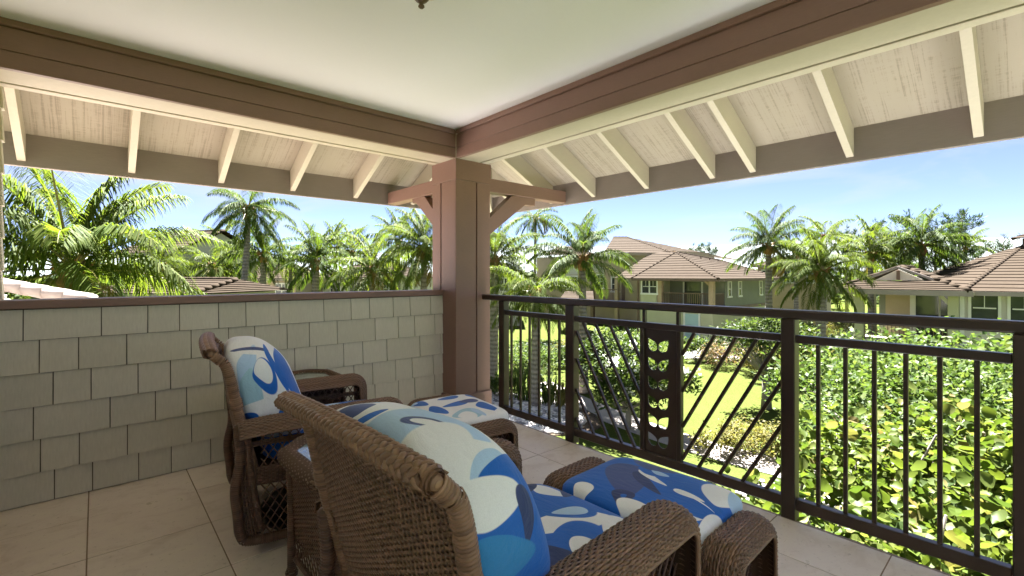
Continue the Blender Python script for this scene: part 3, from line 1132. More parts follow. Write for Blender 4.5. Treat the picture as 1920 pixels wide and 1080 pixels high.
for sd in (-1, 1):
    S_, L_ = S_arch(arch_path(-.385, .345, .590, .085, back_down=False), sd * .335, .068, .046)
    w = WV()
    w.weave(S_, L_, 0.185, row=0.0072, pitch=0.0145, amp=0.0022)
    # bound edges
    ss = np.linspace(0, 1, 80)
    for te in (0.0, 1.0):
        w.rod(S_(ss, np.full(80, te)), 0.0058, 6)
    arms[sd] = (w.mesh('arm', M['wicker']), sheet(S_, 60, 8, 'arm_lining', M['backing'], 0.0036))
sides = {}
for sd in (-1, 1):
    y = sd * .325
    w = WV()
    # horizontal woven bands
    for (z0, z1) in ((.462, .484), (.295, .372)):
        x0a, x1a = np.interp(z0, BP[:, 1], BP[:, 0]) + .03, .335
        S_ = rect_S((x0a, y, z0), (x1a, y, z0), (x0a, y, z1), (x1a, y, z1))
        if sd > 0: S0 = S_; S_ = lambda s, t, S0=S0: S0(1 - s, t)
        w.weave(S_, .68, z1 - z0, row=0.0072, pitch=0.0145, amp=0.0022)
    for (z0, z1) in ((.484, .560), (.372, .462), (.075, .295)):
        S_ = rect_S((-.30, y, z0), (.335, y, z0), (-.30, y, z1), (.335, y, z1))
        w.lattice(S_, .635, z1 - z0, 0.036, 0.0030)
    # frame of the skirt
    loop = smooth_path([(-.385, y, .56), (-.375, y * 1.01, .42), (-.395, y * 1.02, .30), (-.385, y * 1.02, .18), (-.375, y * 1.02, .10), (-.33, y * 1.01, .062), (-.1, y, .052), (.2, y, .052), (.33, y, .060)], 60)
    w.wrapped(loop, 0.021)
    za = np.linspace(.08, .55, 24)
    xa_ = np.interp(za, [.08, .18, .30, .42, .56], [-.365, -.385, -.395, -.375, -.385]); xb_ = np.interp(za, [.08, .25, .40, .55], [-.30, -.325, -.345, -.355])

    def S_f(s, t, y=y):
        z = .08 + .47 * s
        return np.stack([np.interp(z, za, xa_) * (1 - t) + np.interp(z, za, xb_) * t, 0 * s + y, z], -1)
    if sd > 0: w.weave(S_f, .47, .05, row=0.0072, pitch=0.016)
    else: w.weave(lambda s, t: S_f(1 - s, t), .47, .05, row=0.0072, pitch=0.016)
    w.wrapped(smooth_path([(-.355, y, .55), (-.345, y, .40), (-.325, y, .25), (-.30, y, .10)], 30), 0.017)
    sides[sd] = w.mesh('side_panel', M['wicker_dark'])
w = WV()
S_ = rect_S((-.325, .31, .06), (-.325, -.31, .06), (-.335, .31, .40), (-.335, -.31, .40))
w.weave(S_, .62, .34, row=0.0076, pitch=0.018)
w.wrapped([(-.325, .32, .06), (-.325, -.32, .06)], 0.019)
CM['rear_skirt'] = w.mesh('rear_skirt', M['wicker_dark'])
w = WV()
S_ = rect_S((.325, -.27, .06), (.325, .27, .06), (.325, -.27, .335), (.325, .27, .335))
w.weave(S_, .54, .27, row=0.0078, pitch=0.022)
CM['front_apron'] = w.mesh('front_apron', M['wicker'])
CM['seat_deck'] = MB().box((-.30, -.29, .315), (.32, .29, .335), 0.004).mesh('seat_deck', M['backing'])
CM['swivel_base'] = MB().lathe([(.05, .30), (.055, .07), (.245, .045), (.27, .035), (.28, .018), (.275, .001), (.2, .001)], 40).mesh('swivel_base', M['swivel'], True)


def tilt_back(V):
    z = V[:, 2:3]
    V = V.copy()
    V[:, 0] += -0.33 * (V[:, 2]) - 0.25 * np.clip(V[:, 2] - .1, 0, 1) ** 1.5
    V[:, 0] += 0.03 * np.cos(V[:, 1] * 5)
    # rests against the woven back without passing through it
    zc = np.clip(V[:, 2] + .656, .30, .888)
    tt = np.interp(zc, BPs[:, 2], bl)
    q = np.clip((V[:, 1] + .008) / np.interp(zc, [.30, .60, .888], [.298, .315, .328]), -1, 1)
    back = np.interp(zc, BPs[:, 2], BPs[:, 0]) + (.045 * (1 - tt) + .010 * tt) * q * q - .01 + .014 + .280
    V[:, 0] = np.maximum(V[:, 0], back)
    return V


PALE = (0.38, 0.61, 0.80)
P2 = [  # near chair's back pillow
    (0.30, -0.10, 0.055, 0.16, 0.1, 0.0, ROYAL), (0.27, -0.10, 0.020, 0.13, 0.1, 0.4, NAVY),
    (0.16, -0.05, 0.035, 0.028, 0.3, 0.0, ICE),
    (0.115, -0.135, 0.046, 0.044, 0.8, 0.4, SLATE), (0.062, -0.115, 0.010, 0.06, 0.25, 0.0, WHITE), (0.042, -0.118, 0.013, 0.035, 0.2, 0.0, ROYAL),
    (-0.08, -0.09, 0.105, 0.085, 0.3, 0.1, ICE), (-0.02, 0.03, 0.12, 0.05, 0.2, 0.3, ICE), (-0.13, -0.015, 0.11, 0.055, -0.35, 0.1, ICE),
    (-0.105, -0.066, 0.068, 0.022, -0.6, 0.25, SLATE), (-0.112, -0.062, 0.052, 0.013, -0.6, 0.25, WHITE),
    (-0.22, -0.085, 0.105, 0.075, 0.1, 0.1, WHITE), (-0.295, -0.025, 0.060, 0.024, 0.95, 0.2, ICE),
    (-0.52, -0.02, 0.125, 0.16, 0.0, 0.0, ROYAL), (-0.46, 0.09, 0.18, 0.07, 0.0, 0.0, ROYAL),
    (-0.325, 0.02, 0.045, 0.075, -0.3, 0.5, ROYAL), (-0.385, -0.062, 0.062, 0.078, 0.25, 0.0, WHITE),
    (-0.43, 0.026, 0.062, 0.024, 0.05, 0.0, NAVY), (-0.50, -0.05, 0.04, 0.09, 0.3, 0.2, (0.03, 0.24, 0.62)), (-0.62, 0.0, 0.06, 0.12, 0.2, 0.0, NAVY),
    (0.12, 0.12, 0.10, 0.05, 0.3, 0.3, ROYAL), (-0.1, 0.13, 0.08, 0.05, -0.3, 0.3, SLATE)]
P1 = [(-0.075, 0.11, 0.036, 0.15, -0.1, 0.3, ICE), (-0.070, 0.015, 0.058, 0.058, 0.2, 0.0, PALE), (-0.080, 0.05, 0.026, 0.085, -0.1, 0.3, PALE),
      (-0.045, 0.245, 0.085, 0.020, -0.1, -0.5, SLATE), (-0.050, 0.232, 0.075, 0.014, -0.1, -0.5, WHITE),
      (-0.004, 0.095, 0.048, 0.088, 0.30, 0.1, ROYAL), (-0.010, 0.115, 0.036, 0.066, 0.30, 0.1, WHITE),
      (0.046, 0.14, 0.016, 0.14, 0.32, 0.1, ROYAL), (0.060, 0.15, 0.006, 0.14, 0.32, 0.1, WHITE), (0.100, 0.11, 0.040, 0.16, 0.3, 0.0, ROYAL),
      (-0.04, -0.045, 0.10, 0.038, 0.1, 0.3, WHITE), (-0.085, -0.085, 0.052, 0.032, -0.2, 0.2, ROYAL), (-0.12, -0.11, 0.05, 0.03, -0.2, 0.2, NAVY), (0.085, -0.09, 0.042, 0.06, 0.4, 0.0, ROYAL),
      (-0.01, -0.10, 0.05, 0.028, 0.1, 0.2, PALE)]
SEAT = [(0.255, 0.125, 0.034, 0.062, 0.2, 0.2, WHITE), (0.31, 0.08, 0.05, 0.03, 0.6, 0.3, NAVY), (0.22, 0.19, 0.07, 0.03, 0.6, 0.3, NAVY),
        (0.12, -0.05, 0.17, 0.052, -0.42, 0.3, WHITE), (0.195, -0.020, 0.095, 0.050, -0.45, 0.1, ROYAL), (0.195, -0.025, 0.062, 0.026, -0.45, 0.1, ICE),
        (0.09, -0.125, 0.105, 0.055, -0.1, 0.0, ROYAL), (0.075, -0.165, 0.045, 0.032, 0.2, 0.0, WHITE), (-0.02, -0.14, 0.05, 0.06, 0.6, 0.3, NAVY), (0.24, -0.17, 0.07, 0.05, 0.3, 0.2, WHITE),
        (-0.05, 0.08, 0.10, 0.05, 0.5, 0.4, WHITE), (-0.15, -0.05, 0.08, 0.07, 0.2, 0.0, SLATE), (0.05, 0.16, 0.07, 0.04, 0.3, 0.3, ICE), (0.30, -0.06, 0.04, 0.07, 0.1, 0.2, ROYAL)]
OT2 = [(-0.02, 0.075, 0.155, 0.070, 0.62, 0.15, SLATE), (-0.150, 0.005, 0.045, 0.036, 0.5, 0.3, NAVY), (-0.150, 0.005, 0.014, 0.010, 0.5, 0.0, ROYAL),
       (-0.183, 0.150, 0.042, 0.036, 0.2, 0.0, WHITE), (-0.005, 0.015, 0.100, 0.024, 1.05, -0.45, NAVY), (0.048, 0.020, 0.080, 0.017, 1.25, -0.5, WHITE),
       (0.088, 0.030, 0.030, 0.070, 0.0, 0.2, ROYAL), (0.100, 0.010, 0.017, 0.040, 0.0, 0.1, ICE), (0.155, 0.06, 0.05, 0.09, 0.0, 0.1, SLATE),
       (-0.185, -0.050, 0.040, 0.056, 0.1, 0.0, WHITE), (-0.10, -0.18, 0.09, 0.036, -0.3, 0.3, WHITE),
       (-0.02, -0.19, 0.072, 0.095, 0.2, 0.0, ROYAL), (0.030, -0.140, 0.052, 0.017, 1.5, 0.2, WHITE), (0.120, -0.215, 0.085, 0.062, 0.2, 0.1, WHITE), (0.150, -0.260, 0.08, 0.036, 0.1, 0.0, ICE),
       (0.012, -0.18, 0.060, 0.004, 1.2, 0.2, WHITE), (-0.11, -0.265, 0.10, 0.035, 0.1, 0.0, WHITE)]
OT1 = [(-0.157, 0.165, 0.036, 0.070, 0.1, 0.3, ROYAL), (-0.185, 0.21, 0.024, 0.030, 0.1, 0.0, ICE), (-0.150, -0.035, 0.038, 0.085, 0.1, 0.2, ROYAL),
       (0.030, 0.165, 0.080, 0.036, 0.2, 0.2, ROYAL), (-0.010, 0.015, 0.095, 0.040, 0.25, 0.2, ROYAL), (0.085, 0.035, 0.062, 0.045, -0.2, 0.0, SLATE), (0.02, 0.09, 0.07, 0.015, 0.4, 0.2, WHITE),
       (0.120, -0.120, 0.045, 0.090, 0.0, 0.2, ROYAL), (-0.040, -0.170, 0.095, 0.062, 0.2, 0.1, PALE), (-0.055, -0.190, 0.055, 0.045, 0.2, 0.1, WHITE), (0.03, -0.175, 0.022, 0.06, 0.1, 0.2, ICE), (0.17, -0.22, 0.06, 0.04, 0.2, 0.1, WHITE), (0.18, 0.14, 0.03, 0.06, 0.2, 0.1, ROYAL)]
F_p2 = fabric('print_pale_waves', WHITE, P2, 'OVER')
F_p1 = fabric('print_pale_swirl', WHITE, P1, 'SIDE')
F_s = fabric('print_blue_seat', ROYAL, SEAT, 'XY')
F_o2 = fabric('print_blue_ottoman', ROYAL, OT2, 'XY')
F_o1 = fabric('print_white_ottoman', WHITE, OT1, 'XY')


def chair(label, loc, rz, pil_mat, seed):
    t = thing('wicker_chair', label, 'chair', loc, rz, 'wicker swivel chairs on the balcony')
    bk = link('backrest', CM['back_weave'], t)
    link('back_lining', CM['back_lining'], bk)
    stuff(link('back_rim', CM['back_rim'], t))
    for bp_ in CM['back_posts']: link('back_post', bp_, t)
    for sd in (-1, 1):
        a = link('arm', arms[sd][0], t)
        link('arm_lining', arms[sd][1], a)
        link('side_panel', sides[sd], t)
    link('rear_skirt', CM['rear_skirt'], t)
    link('front_apron', CM['front_apron'], t)
    link('seat_deck', CM['seat_deck'], t)
    link('swivel_base', CM['swivel_base'], t)
    me = cushion_mesh('seat_cushion', .325, .262, .065, .42, .34, F_s, 0.004, seed)
    sc_ = link('seat_cushion', me, t, (.045, 0, .40))
    link('piping', piping('piping', .325, .262, .065, .42, .34, F_s, 'XY'), sc_)
    me = cushion_mesh('back_pillow', .138, .326, .240, .80, .48, pil_mat, 0.010, seed + 3, tilt_back, 72)
    link('back_pillow', me, t, (-.280, .008, .656))
    return t


chair('wicker swivel chair with pale blue swirl pillow, next to the parapet wall', (.877, 2.52, 0), math.radians(-8), F_p1, 5)
chair('wicker swivel chair with its woven back turned to the viewer, by the dark railing', (.865, .985, 0), math.radians(2.3), F_p2, 9)

# ---- ottomans
oarm = {}
for sd in (-1, 1):
    S_, L_ = S_arch(arch_path(-.175, .185, .425, .080, flare=0.025), sd * .315, .062, .042)
    w = WV()
    w.weave(S_, L_, 0.17, row=0.0072, pitch=0.0145, amp=0.0022)
    ss = np.linspace(0, 1, 80)
    for te in (0.0, 1.0):
        w.rod(S_(ss, np.full(80, te)), 0.0058, 6)
    oarm[sd] = (w.mesh('arm_roll', M['wicker']), sheet(S_, 60, 8, 'roll_lining', M['backing'], 0.0036))
OSIDE = []
for sd in (-1, 1):
    w = WV()
    S_ = rect_S((-.17, sd * .29, .06), (.18, sd * .29, .06), (-.16, sd * .29, .36), (.17, sd * .29, .36))
    w.lattice(S_, .34, .30, 0.034, 0.0028)
    w.wrapped([(-.18, sd * .29, .055), (.19, sd * .29, .055)], .014)
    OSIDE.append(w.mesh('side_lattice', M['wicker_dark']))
w = WV()
for xx, f in ((.185, 1), (-.175, -1)):
    S_ = rect_S((xx, -.25 * f, .20), (xx, .25 * f, .20), (xx, -.25 * f, .33), (xx, .25 * f, .33))
    w.weave(S_, .5, .13, row=0.0078, pitch=0.020)
OAPR = w.mesh('apron', M['wicker'])
ODECK = MB().box((-.17, -.27, .315), (.178, .27, .335), .004).mesh('deck', M['backing'])


def ottoman(label, loc, rz, mat, seed):
    t = thing('ottoman', label, 'ottoman', loc, rz, 'wicker ottomans in front of the chairs')
    for sd in (-1, 1):
        a = link('arm_roll', oarm[sd][0], t)
        link('roll_lining', oarm[sd][1], a)
    for ol_ in OSIDE: link('side_lattice', ol_, t)
    link('apron', OAPR, t)
    link('deck', ODECK, t)
    c_ = link('cushion', cushion_mesh('ottoman_cushion', .212, .266, .062, .45, .30, mat, 0.004, seed), t, (.01, 0, .388))
    link('piping', piping('piping', .212, .266, .062, .45, .30, mat, 'XY'), c_)


ottoman('wicker ottoman with white and navy patterned cushion beside the brown column', (1.56, 2.24, 0), math.radians(-6), F_o1, 21)
ottoman('wicker ottoman with royal blue cushion beside the dark railing', (1.475, .935, 0), math.radians(1.5), F_o2, 25)


# ---- side tables
def glassmat():
    m, n, l, bs = newmat('table_glass')
    bs.inputs['Base Color'].default_value = (0.75, 0.88, 0.86, 1)
    bs.inputs['Roughness'].default_value = 0.03
    bs.inputs['Transmission Weight'].default_value = 0.85
    bs.inputs['IOR'].default_value = 1.5
    return m


M['glass'] = glassmat()
hx, hy, ch = .235, .245, .09
oct_ = [(-hx + ch, -hy), (hx - ch, -hy), (hx, -hy + ch), (hx, hy - ch), (hx - ch, hy), (-hx + ch, hy), (-hx, hy - ch), (-hx, -hy + ch)]
loop = [(x, y, .502) for x, y in oct_] + [(oct_[0][0], oct_[0][1], .502)]
w = WV()
P = resample(loop, 0.02)
d = np.linalg.norm(P[:, :2], axis=1)[:, None]
# rolled rim: rows run round the top
Pn = np.concatenate([P[:-1], P[:1]])
dd = np.concatenate([[0], np.cumsum(np.linalg.norm(np.diff(Pn, axis=0), axis=1))]); LL = dd[-1]; dd /= LL
Cn = Pn.copy(); Cn[:, 2] = 0
On = Cn / np.linalg.norm(Cn, axis=1)[:, None]


def S_rim(s, t):
    p = np.stack([np.interp(s, dd, Pn[:, i]) for i in range(3)], -1)
    o = np.stack([np.interp(s, dd, On[:, i]) for i in range(3)], -1)
    a = np.pi * (1.0 - 1.35 * t) + 0.1
    return p + o * (0.036 * np.cos(a))[:, None] + np.stack([0 * s, 0 * s, 0.030 * np.sin(a)], -1)


w.weave(S_rim, LL, .14, row=0.0072, pitch=0.0145, amp=0.0022)
TRIM = w.mesh('rim', M['wicker'])
TLIN = sheet(S_rim, 64, 8, 'rim_lining', M['backing'], 0.004)
w = WV()
lx, ly = .19, .20
for (xa, ya, xb, yb) in ((-lx, ly, -lx, -ly), (-lx, -ly, lx, -ly), (lx, -ly, lx, ly), (lx, ly, -lx, ly)):
    S_ = rect_S((xa, ya, .16), (xb, yb, .16), (xa * 1.08, ya * 1.08, .47), (xb * 1.08, yb * 1.08, .47))
    w.weave(S_, .40, .30, row=0.0078, pitch=0.020)
TAPR = w.mesh('apron', M['wicker_dark'])
w = WV()
for (xa, ya, xb, yb) in ((-lx, ly, -lx, -ly), (-lx, -ly, lx, -ly), (lx, -ly, lx, ly), (lx, ly, -lx, ly)):
    S_ = rect_S((xa, ya, .07), (xb, yb, .07), (xa, ya, .16), (xb, yb, .16))
    w.lattice(S_, .38, .09, 0.03, 0.0026)
    w.wrapped([(xa, ya, .07), (xb, yb, .07)], 0.011)
TLAT = w.mesh('skirt_lattice', M['wicker_dark'])
TLEG = []
for (xa, ya) in ((-1, -1), (1, -1), (1, 1), (-1, 1)):
    w = WV()
    w.wrapped([(xa * .205, ya * .215, .47), (xa * .20, ya * .21, .3), (xa * .20, ya * .21, .035)], 0.017)
    w.wrapped([(xa * .20, ya * .21, .036), (xa * .20, ya * .21, .001)], [0.018, 0.025, 0.022])
    TLEG.append(w.mesh('leg', M['wicker_dark']))
TGL = MB().prism([(x * .87, y * .87, .512) for x, y in oct_], (0, 0, .008)).mesh('glass_top', M['glass'])


def table(label, loc, rz):
    t = thing('side_table', label, 'side table', loc, rz, 'wicker side tables with glass tops')
    r_ = link('rim', TRIM, t); link('rim_lining', TLIN, r_)
    link('apron', TAPR, t); link('skirt_lattice', TLAT, t); link('glass_top', TGL, t)
    for lg in TLEG: link('leg', lg, t)


table('wicker side table with glass top standing between the two wicker chairs', (.79, 1.78, 0), math.radians(1))
table('wicker side table with glass top pushed against the shingle wall', (.985, 3.185, 0), 0)
# ================================================================== THE GARDEN
def ground_mat():
    m, n, l, bs = newmat('lawn_grass')
    v = coords(n, l, (1, 1, 1))
    f = noise(n, l, v, 0.35, 6, 0.6)
    f2 = noise(n, l, v, 14, 5, 0.75)
    f3 = noise(n, l, coords(n, l, (1, 3, 1)), 60, 3, 0.7)
    c = ramp(n, l, f, [(0.3, (0.044, 0.060, 0.011)), (0.5, (0.056, 0.071, 0.015)), (0.7, (0.069, 0.080, 0.023))])
    c = mixc(n, l, 0.55, c, ramp(n, l, f2, [(0.3, (0.030, 0.046, 0.009)), (0.7, (0.080, 0.092, 0.028))]))
    c = mixc(n, l, 0.3, c, ramp(n, l, f3, [(0.35, (0.026, 0.039, 0.007)), (0.65, (0.085, 0.099, 0.032))]))
    l.new(c, bs.inputs['Base Color'])
    bs.inputs['Roughness'].default_value = 0.9
    bs.inputs['Specular IOR Level'].default_value = 0.0
    bump(n, l, f3, 0.6, 0.03, bs)
    return m


def path_mat():
    m, n, l, bs = newmat('concrete_path')
    v = coords(n, l)
    f = noise(n, l, v, 1.2, 6, 0.6); f2 = noise(n, l, v, 60, 3, 0.7)
    c = ramp(n, l, f, [(0.3, (0.24, 0.21, 0.19)), (0.7, (0.34, 0.30, 0.275))])
    c = mixc(n, l, 0.3, c, ramp(n, l, f2, [(0.3, (0.18, 0.16, 0.15)), (0.7, (0.38, 0.34, 0.31))]))
    l.new(c, bs.inputs['Base Color']); bs.inputs['Roughness'].default_value = 0.9
    bs.inputs['Specular IOR Level'].default_value = 0.1
    bump(n, l, f2, 0.3, 0.01, bs)
    return m


M['lawn'] = ground_mat()
M['path'] = path_mat()
M['mulch'] = painted('dark_mulch', (0.075, 0.055, 0.038), 0.95, 0.35, gscale=18, bstr=0.6, spec=0.1)
GS = 3500
struct(MB().add([(-GS, -GS, GZ), (GS, -GS, GZ), (GS, GS, GZ), (-GS, GS, GZ)], [(0, 1, 2, 3)]).build('lawn', M['lawn']))


def ribbon(pts, wd, z, name, mat, th=0.03):
    P = smooth_path([(p[0], p[1], 0) for p in pts], 40)
    T = np.gradient(P, axis=0); T /= np.linalg.norm(T, axis=1)[:, None]
    Nn = np.stack([-T[:, 1], T[:, 0], 0 * T[:, 0]], -1)
    mb = MB()
    n_ = len(P)
    vv = [tuple(p + q * wd / 2 + np.array([0, 0, z])) for p, q in zip(P, Nn)] + [tuple(p - q * wd / 2 + np.array([0, 0, z])) for p, q in zip(P, Nn)]
    vv += [(x, y, z - th) for x, y, _ in vv]
    ff = []
    for i in range(n_ - 1):
        ff.append((i, n_ + i, n_ + i + 1, i + 1))
        ff.append((i, i + 1, 2 * n_ + i + 1, 2 * n_ + i))
        ff.append((n_ + i, 3 * n_ + i, 3 * n_ + i + 1, n_ + i + 1))
    mb.add(vv, ff)
    return mb.build(name, mat)


struct(ribbon([at(1010, 20), at(1100, 16.5), at(1200, 14.2), at(1310, 12.6), at(1410, 11.6), at(1560, 10.5)], 1.15, GZ + 0.02, 'garden_path', M['path']))
M['bounce_slab'] = painted('pale_bounce_concrete', (0.60, 0.595, 0.59), .9, .08, gscale=12)  # unseen pale slab added below the balcony to bounce light upwards
struct(MB().box((-0.4, -5.0, GZ - .1), (5.2, 3.9, GZ + .03), .01).build('bounce_slab', M['bounce_slab']))
struct(ribbon([at(1270, 27), at(1330, 26.5), at(1420, 26)], 0.9, GZ + 0.02, 'garden_path', M['path']))


def blob(cx, cy, rx, ry, z, name, mat, seed):
    rs = random.Random(seed)
    pts = []
    k = [rs.uniform(-.15, .15) for _ in range(6)]
    for i in range(36):
        a = 2 * math.pi * i / 36
        q = 1 + k[0] * math.cos(2 * a + k[1] * 9) + k[2] * math.cos(3 * a + k[3] * 9)
        pts.append((cx + rx * q * math.cos(a), cy + ry * q * math.sin(a), z))
    return struct(MB().prism(pts, (0, 0, 0.016)).build(name, mat, fixn=True))


# ---- gravel bed beside the column
gb = at(968, 15.8)
blob(gb.x, gb.y, 2.0, 2.9, GZ + 0.004, 'planting_bed', M['mulch'], 4)
rk = []
rs = np.random.default_rng(5)
ico_v = np.array([(0, 0, 1), (.89, 0, .45), (.28, .85, .45), (-.72, .53, .45), (-.72, -.53, .45), (.28, -.85, .45), (.72, .53, -.45), (-.28, .85, -.45), (-.89, 0, -.45), (-.28, -.85, -.45), (.72, -.53, -.45), (0, 0, -1)])
ico_f = np.array([(0, 1, 2), (0, 2, 3), (0, 3, 4), (0, 4, 5), (0, 5, 1), (1, 6, 2), (2, 7, 3), (3, 8, 4), (4, 9, 5), (5, 10, 1), (6, 7, 2), (7, 8, 3), (8, 9, 4), (9, 10, 5), (10, 6, 1), (11, 7, 6), (11, 8, 7), (11, 9, 8), (11, 10, 9), (11, 6, 10)])


def stones(n, cx, cy, rx, ry, s0, s1, name, mat, seed, ang=0.0):
    rs = np.random.default_rng(seed)
    a = rs.uniform(0, 2 * np.pi, n); r = np.sqrt(rs.uniform(0, 1, n))
    x0, y0 = rx * r * np.cos(a), ry * r * np.sin(a)
    x = cx + x0 * math.cos(ang) - y0 * math.sin(ang); y = cy + x0 * math.sin(ang) + y0 * math.cos(ang)
    sz = rs.uniform(s0, s1, n)
    V = np.repeat(ico_v[None], n, 0) * (1 + rs.normal(0, .14, (n, 12, 1)))
    V = V * (sz[:, None, None] * rs.uniform(.65, 1.25, (n, 1, 3)) * np.array([1, 1, .62]))
    V = V + np.stack([x, y, GZ + 0.02 + sz * .28], -1)[:, None, :]
    F = ico_f[None] + (np.arange(n) * 12)[:, None, None]
    return stuff(link(name, np_mesh(name, V.reshape(-1, 3), F.reshape(-1, 3), mat)))


def stone_mat():
    m, n, l, bs = newmat('river_stones')
    gg = n.new('ShaderNodeNewGeometry')
    c = ramp(n, l, gg.outputs['Random Per Island'], [(0, (0.09, 0.085, 0.085)), (0.25, (0.26, 0.24, 0.23)), (0.5, (0.52, 0.48, 0.45)), (1, (0.72, 0.68, 0.64))])
    l.new(c, bs.inputs['Base Color']); bs.inputs['Roughness'].default_value = 0.75
    return m


M['stone'] = stone_mat()
st = stones(2400, gb.x, gb.y, 1.75, 2.6, .05, .12, 'gravel', M['stone'], 6)
g2 = at(1330, 27.5)
stones(240, g2.x, g2.y, 3.2, .9, .08, .2, 'gravel', M['stone'], 7)
g3 = at(1320, 9.6)
stones(260, g3.x + 1.0, g3.y - 1.2, 1.6, .9, .04, .09, 'gravel', M['stone'], 8)

# ------------------------------------------------------------------ palms
FRC = [(0.043, 0.076, 0.012), (0.066, 0.097, 0.015), (0.092, 0.120, 0.022), (0.058, 0.084, 0.019), (0.122, 0.138, 0.034)]
M['frond'] = leafmat('palm_frond', FRC, 0.50, 0.62, 'island', (1.40, 1.42, 0.55), 0.10)
M['frond_dark'] = leafmat('palm_frond_dark', [(0.034, 0.062, 0.013), (0.050, 0.080, 0.015), (0.073, 0.097, 0.022)], 0.44, 0.62, 'island', (1.40, 1.42, 0.55), 0.10)
M['frond_dry'] = leafmat('palm_frond_yellowing', [(0.162, 0.125, 0.033), (0.207, 0.148, 0.044), (0.118, 0.104, 0.023)], 0.35, 0.5, 'island', (1.3, 1.2, .6))
M['rachis'] = painted('frond_rib', (0.20, 0.17, 0.055), 0.45, 0.2, gscale=20)
def trunk_mat():
    m, n, l, bs = newmat('ringed_palm_trunk')
    wv = n.new('ShaderNodeTexWave'); wv.bands_direction = 'Z'; wv.inputs['Scale'].default_value = 1.9
    wv.inputs['Distortion'].default_value = 2.5; wv.inputs['Detail'].default_value = 3; wv.inputs['Detail Scale'].default_value = 2.0
    l.new(coords(n, l), wv.inputs['Vector'])
    f = noise(n, l, coords(n, l, (6, 6, 1.5)), 4, 5, .7)
    c = ramp(n, l, wv.outputs['Fac'], [(0.15, (0.085, 0.070, 0.058)), (0.5, (0.19, 0.165, 0.14)), (1, (0.25, 0.22, 0.19))])
    c = mixc(n, l, .5, c, ramp(n, l, f, [(0.35, (0.09, 0.075, 0.06)), (0.7, (0.30, 0.27, 0.235))]))
    l.new(c, bs.inputs['Base Color']); bs.inputs['Roughness'].default_value = .9
    bump(n, l, wv.outputs['Fac'], .7, .03, bs)
    return m


M['palm_trunk'] = trunk_mat()
M['husk'] = painted('palm_husk_fibre', (0.22, 0.125, 0.055), 0.9, 0.35, (6, 6, 1), 10, 0.8, 0.1)
M['bark'] = painted('grey_bark', (0.20, 0.175, 0.15), 0.9, 0.25, (3, 3, 1), 9, 0.8, 0.1)


M['coco'] = painted('green_coconut', (0.16, 0.15, 0.035), .5, .3, gscale=3)


def frond_mesh(L, el, nl, seed, mat, curl=0.85, lw=0.036, llen=0.29):
    """a pinnate frond: rib bending under its weight, leaflets hanging off both sides"""
    rs = np.random.default_rng(seed)
    n = 18
    P = np.zeros((n, 3)); a = el; p = np.zeros(3)
    side = rs.normal(0, 0.03)
    for i in range(n):
        P[i] = p
        s = i / (n - 1)
        a -= curl * (0.02 + 0.11 * s) * (math.cos(a) * .8 + .35)
        p = p + np.array([math.cos(a), side * s, math.sin(a)]) * L / (n - 1)
    V, F = [], []
    Pn = P
    T = np.gradient(Pn, axis=0); T /= np.linalg.norm(T, axis=1)[:, None]
    # rib: tapering 4-sided
    r = np.linspace(0.030, 0.004, n) * (L / 3)
    up = np.array([0, 0, 1.0])
    vv, ff = [], []
    sdv = np.array([0, 1.0, 0])
    for i in range(n):
        nn = np.cross(T[i], sdv)
        nn /= np.linalg.norm(nn)
        vv += [Pn[i] + sdv * r[i], Pn[i] + nn * r[i] * .7, Pn[i] - sdv * r[i], Pn[i] - nn * r[i] * .7]
    for i in range(n - 1):
        for k in range(4):
            ff.append((i * 4 + k, i * 4 + (k + 1) % 4, (i + 1) * 4 + (k + 1) % 4, (i + 1) * 4 + k))
    V = [tuple(q) for q in vv]; F = ff
    nrib = len(ff)
    twist = rs.uniform(-.2, .2)
    for sd in (-1, 1):
        for j in range(nl):
            s = 0.16 + 0.84 * (j + rs.uniform(-.3, .3)) / nl
            s = min(max(s, 0.14), 0.995)
            b = np.array([np.interp(s, np.linspace(0, 1, n), Pn[:, i]) for i in range(3)])
            t = np.array([np.interp(s, np.linspace(0, 1, n), T[:, i]) for i in range(3)])
            prof = (math.sin(math.pi * min(1, (s - .05) * .98) ** 0.75)) ** 0.6
            ll = L * llen * max(.18, prof) * rs.uniform(.85, 1.1)
            nn = np.cross(t, np.array([0, sd * 1.0, 0])); nn /= np.linalg.norm(nn) + 1e-9
            if nn[2] < 0: nn = -nn
            fw = 0.55 + 0.5 * s
            d1 = np.array([0, sd, 0]) * 0.85 + t * fw + nn * (0.30 + twist * sd) + rs.normal(0, .12, 3)
            d1 /= np.linalg.norm(d1)
            q1 = b + d1 * ll * .42
            d2 = d1 + np.array([0, 0, -0.95 - .6 * rs.random()]); d2 /= np.linalg.norm(d2)
            q2 = q1 + d2 * ll * .36
            d3 = d2 + np.array([0, 0, -0.9]); d3 /= np.linalg.norm(d3)
            q3 = q2 + d3 * ll * .26
            wv = np.cross(d1, np.array([0, 0, 1.0])); wv /= np.linalg.norm(wv) + 1e-9
            w_ = lw * (L / 3) * (0.6 + .5 * prof) / 2
            o = len(V)
            V += [tuple(b + wv * w_ * .6), tuple(b - wv * w_ * .6), tuple(q1 + wv * w_), tuple(q1 - wv * w_), tuple(q2 + wv * w_ * .8), tuple(q2 - wv * w_ * .8), tuple(q3)]
            F += [(o, o + 1, o + 3, o + 2), (o + 2, o + 3, o + 5, o + 4), (o + 4, o + 5, o + 6)]
    me = bpy.data.meshes.new('frond')
    me.from_pydata(V, [], F)
    me.materials.append(mat); me.materials.append(M['rachis'])
    idx = np.zeros(len(F), dtype=np.int32); idx[:nrib] = 1
    me.polygons.foreach_set('material_index', idx)
    me.update()
    return me


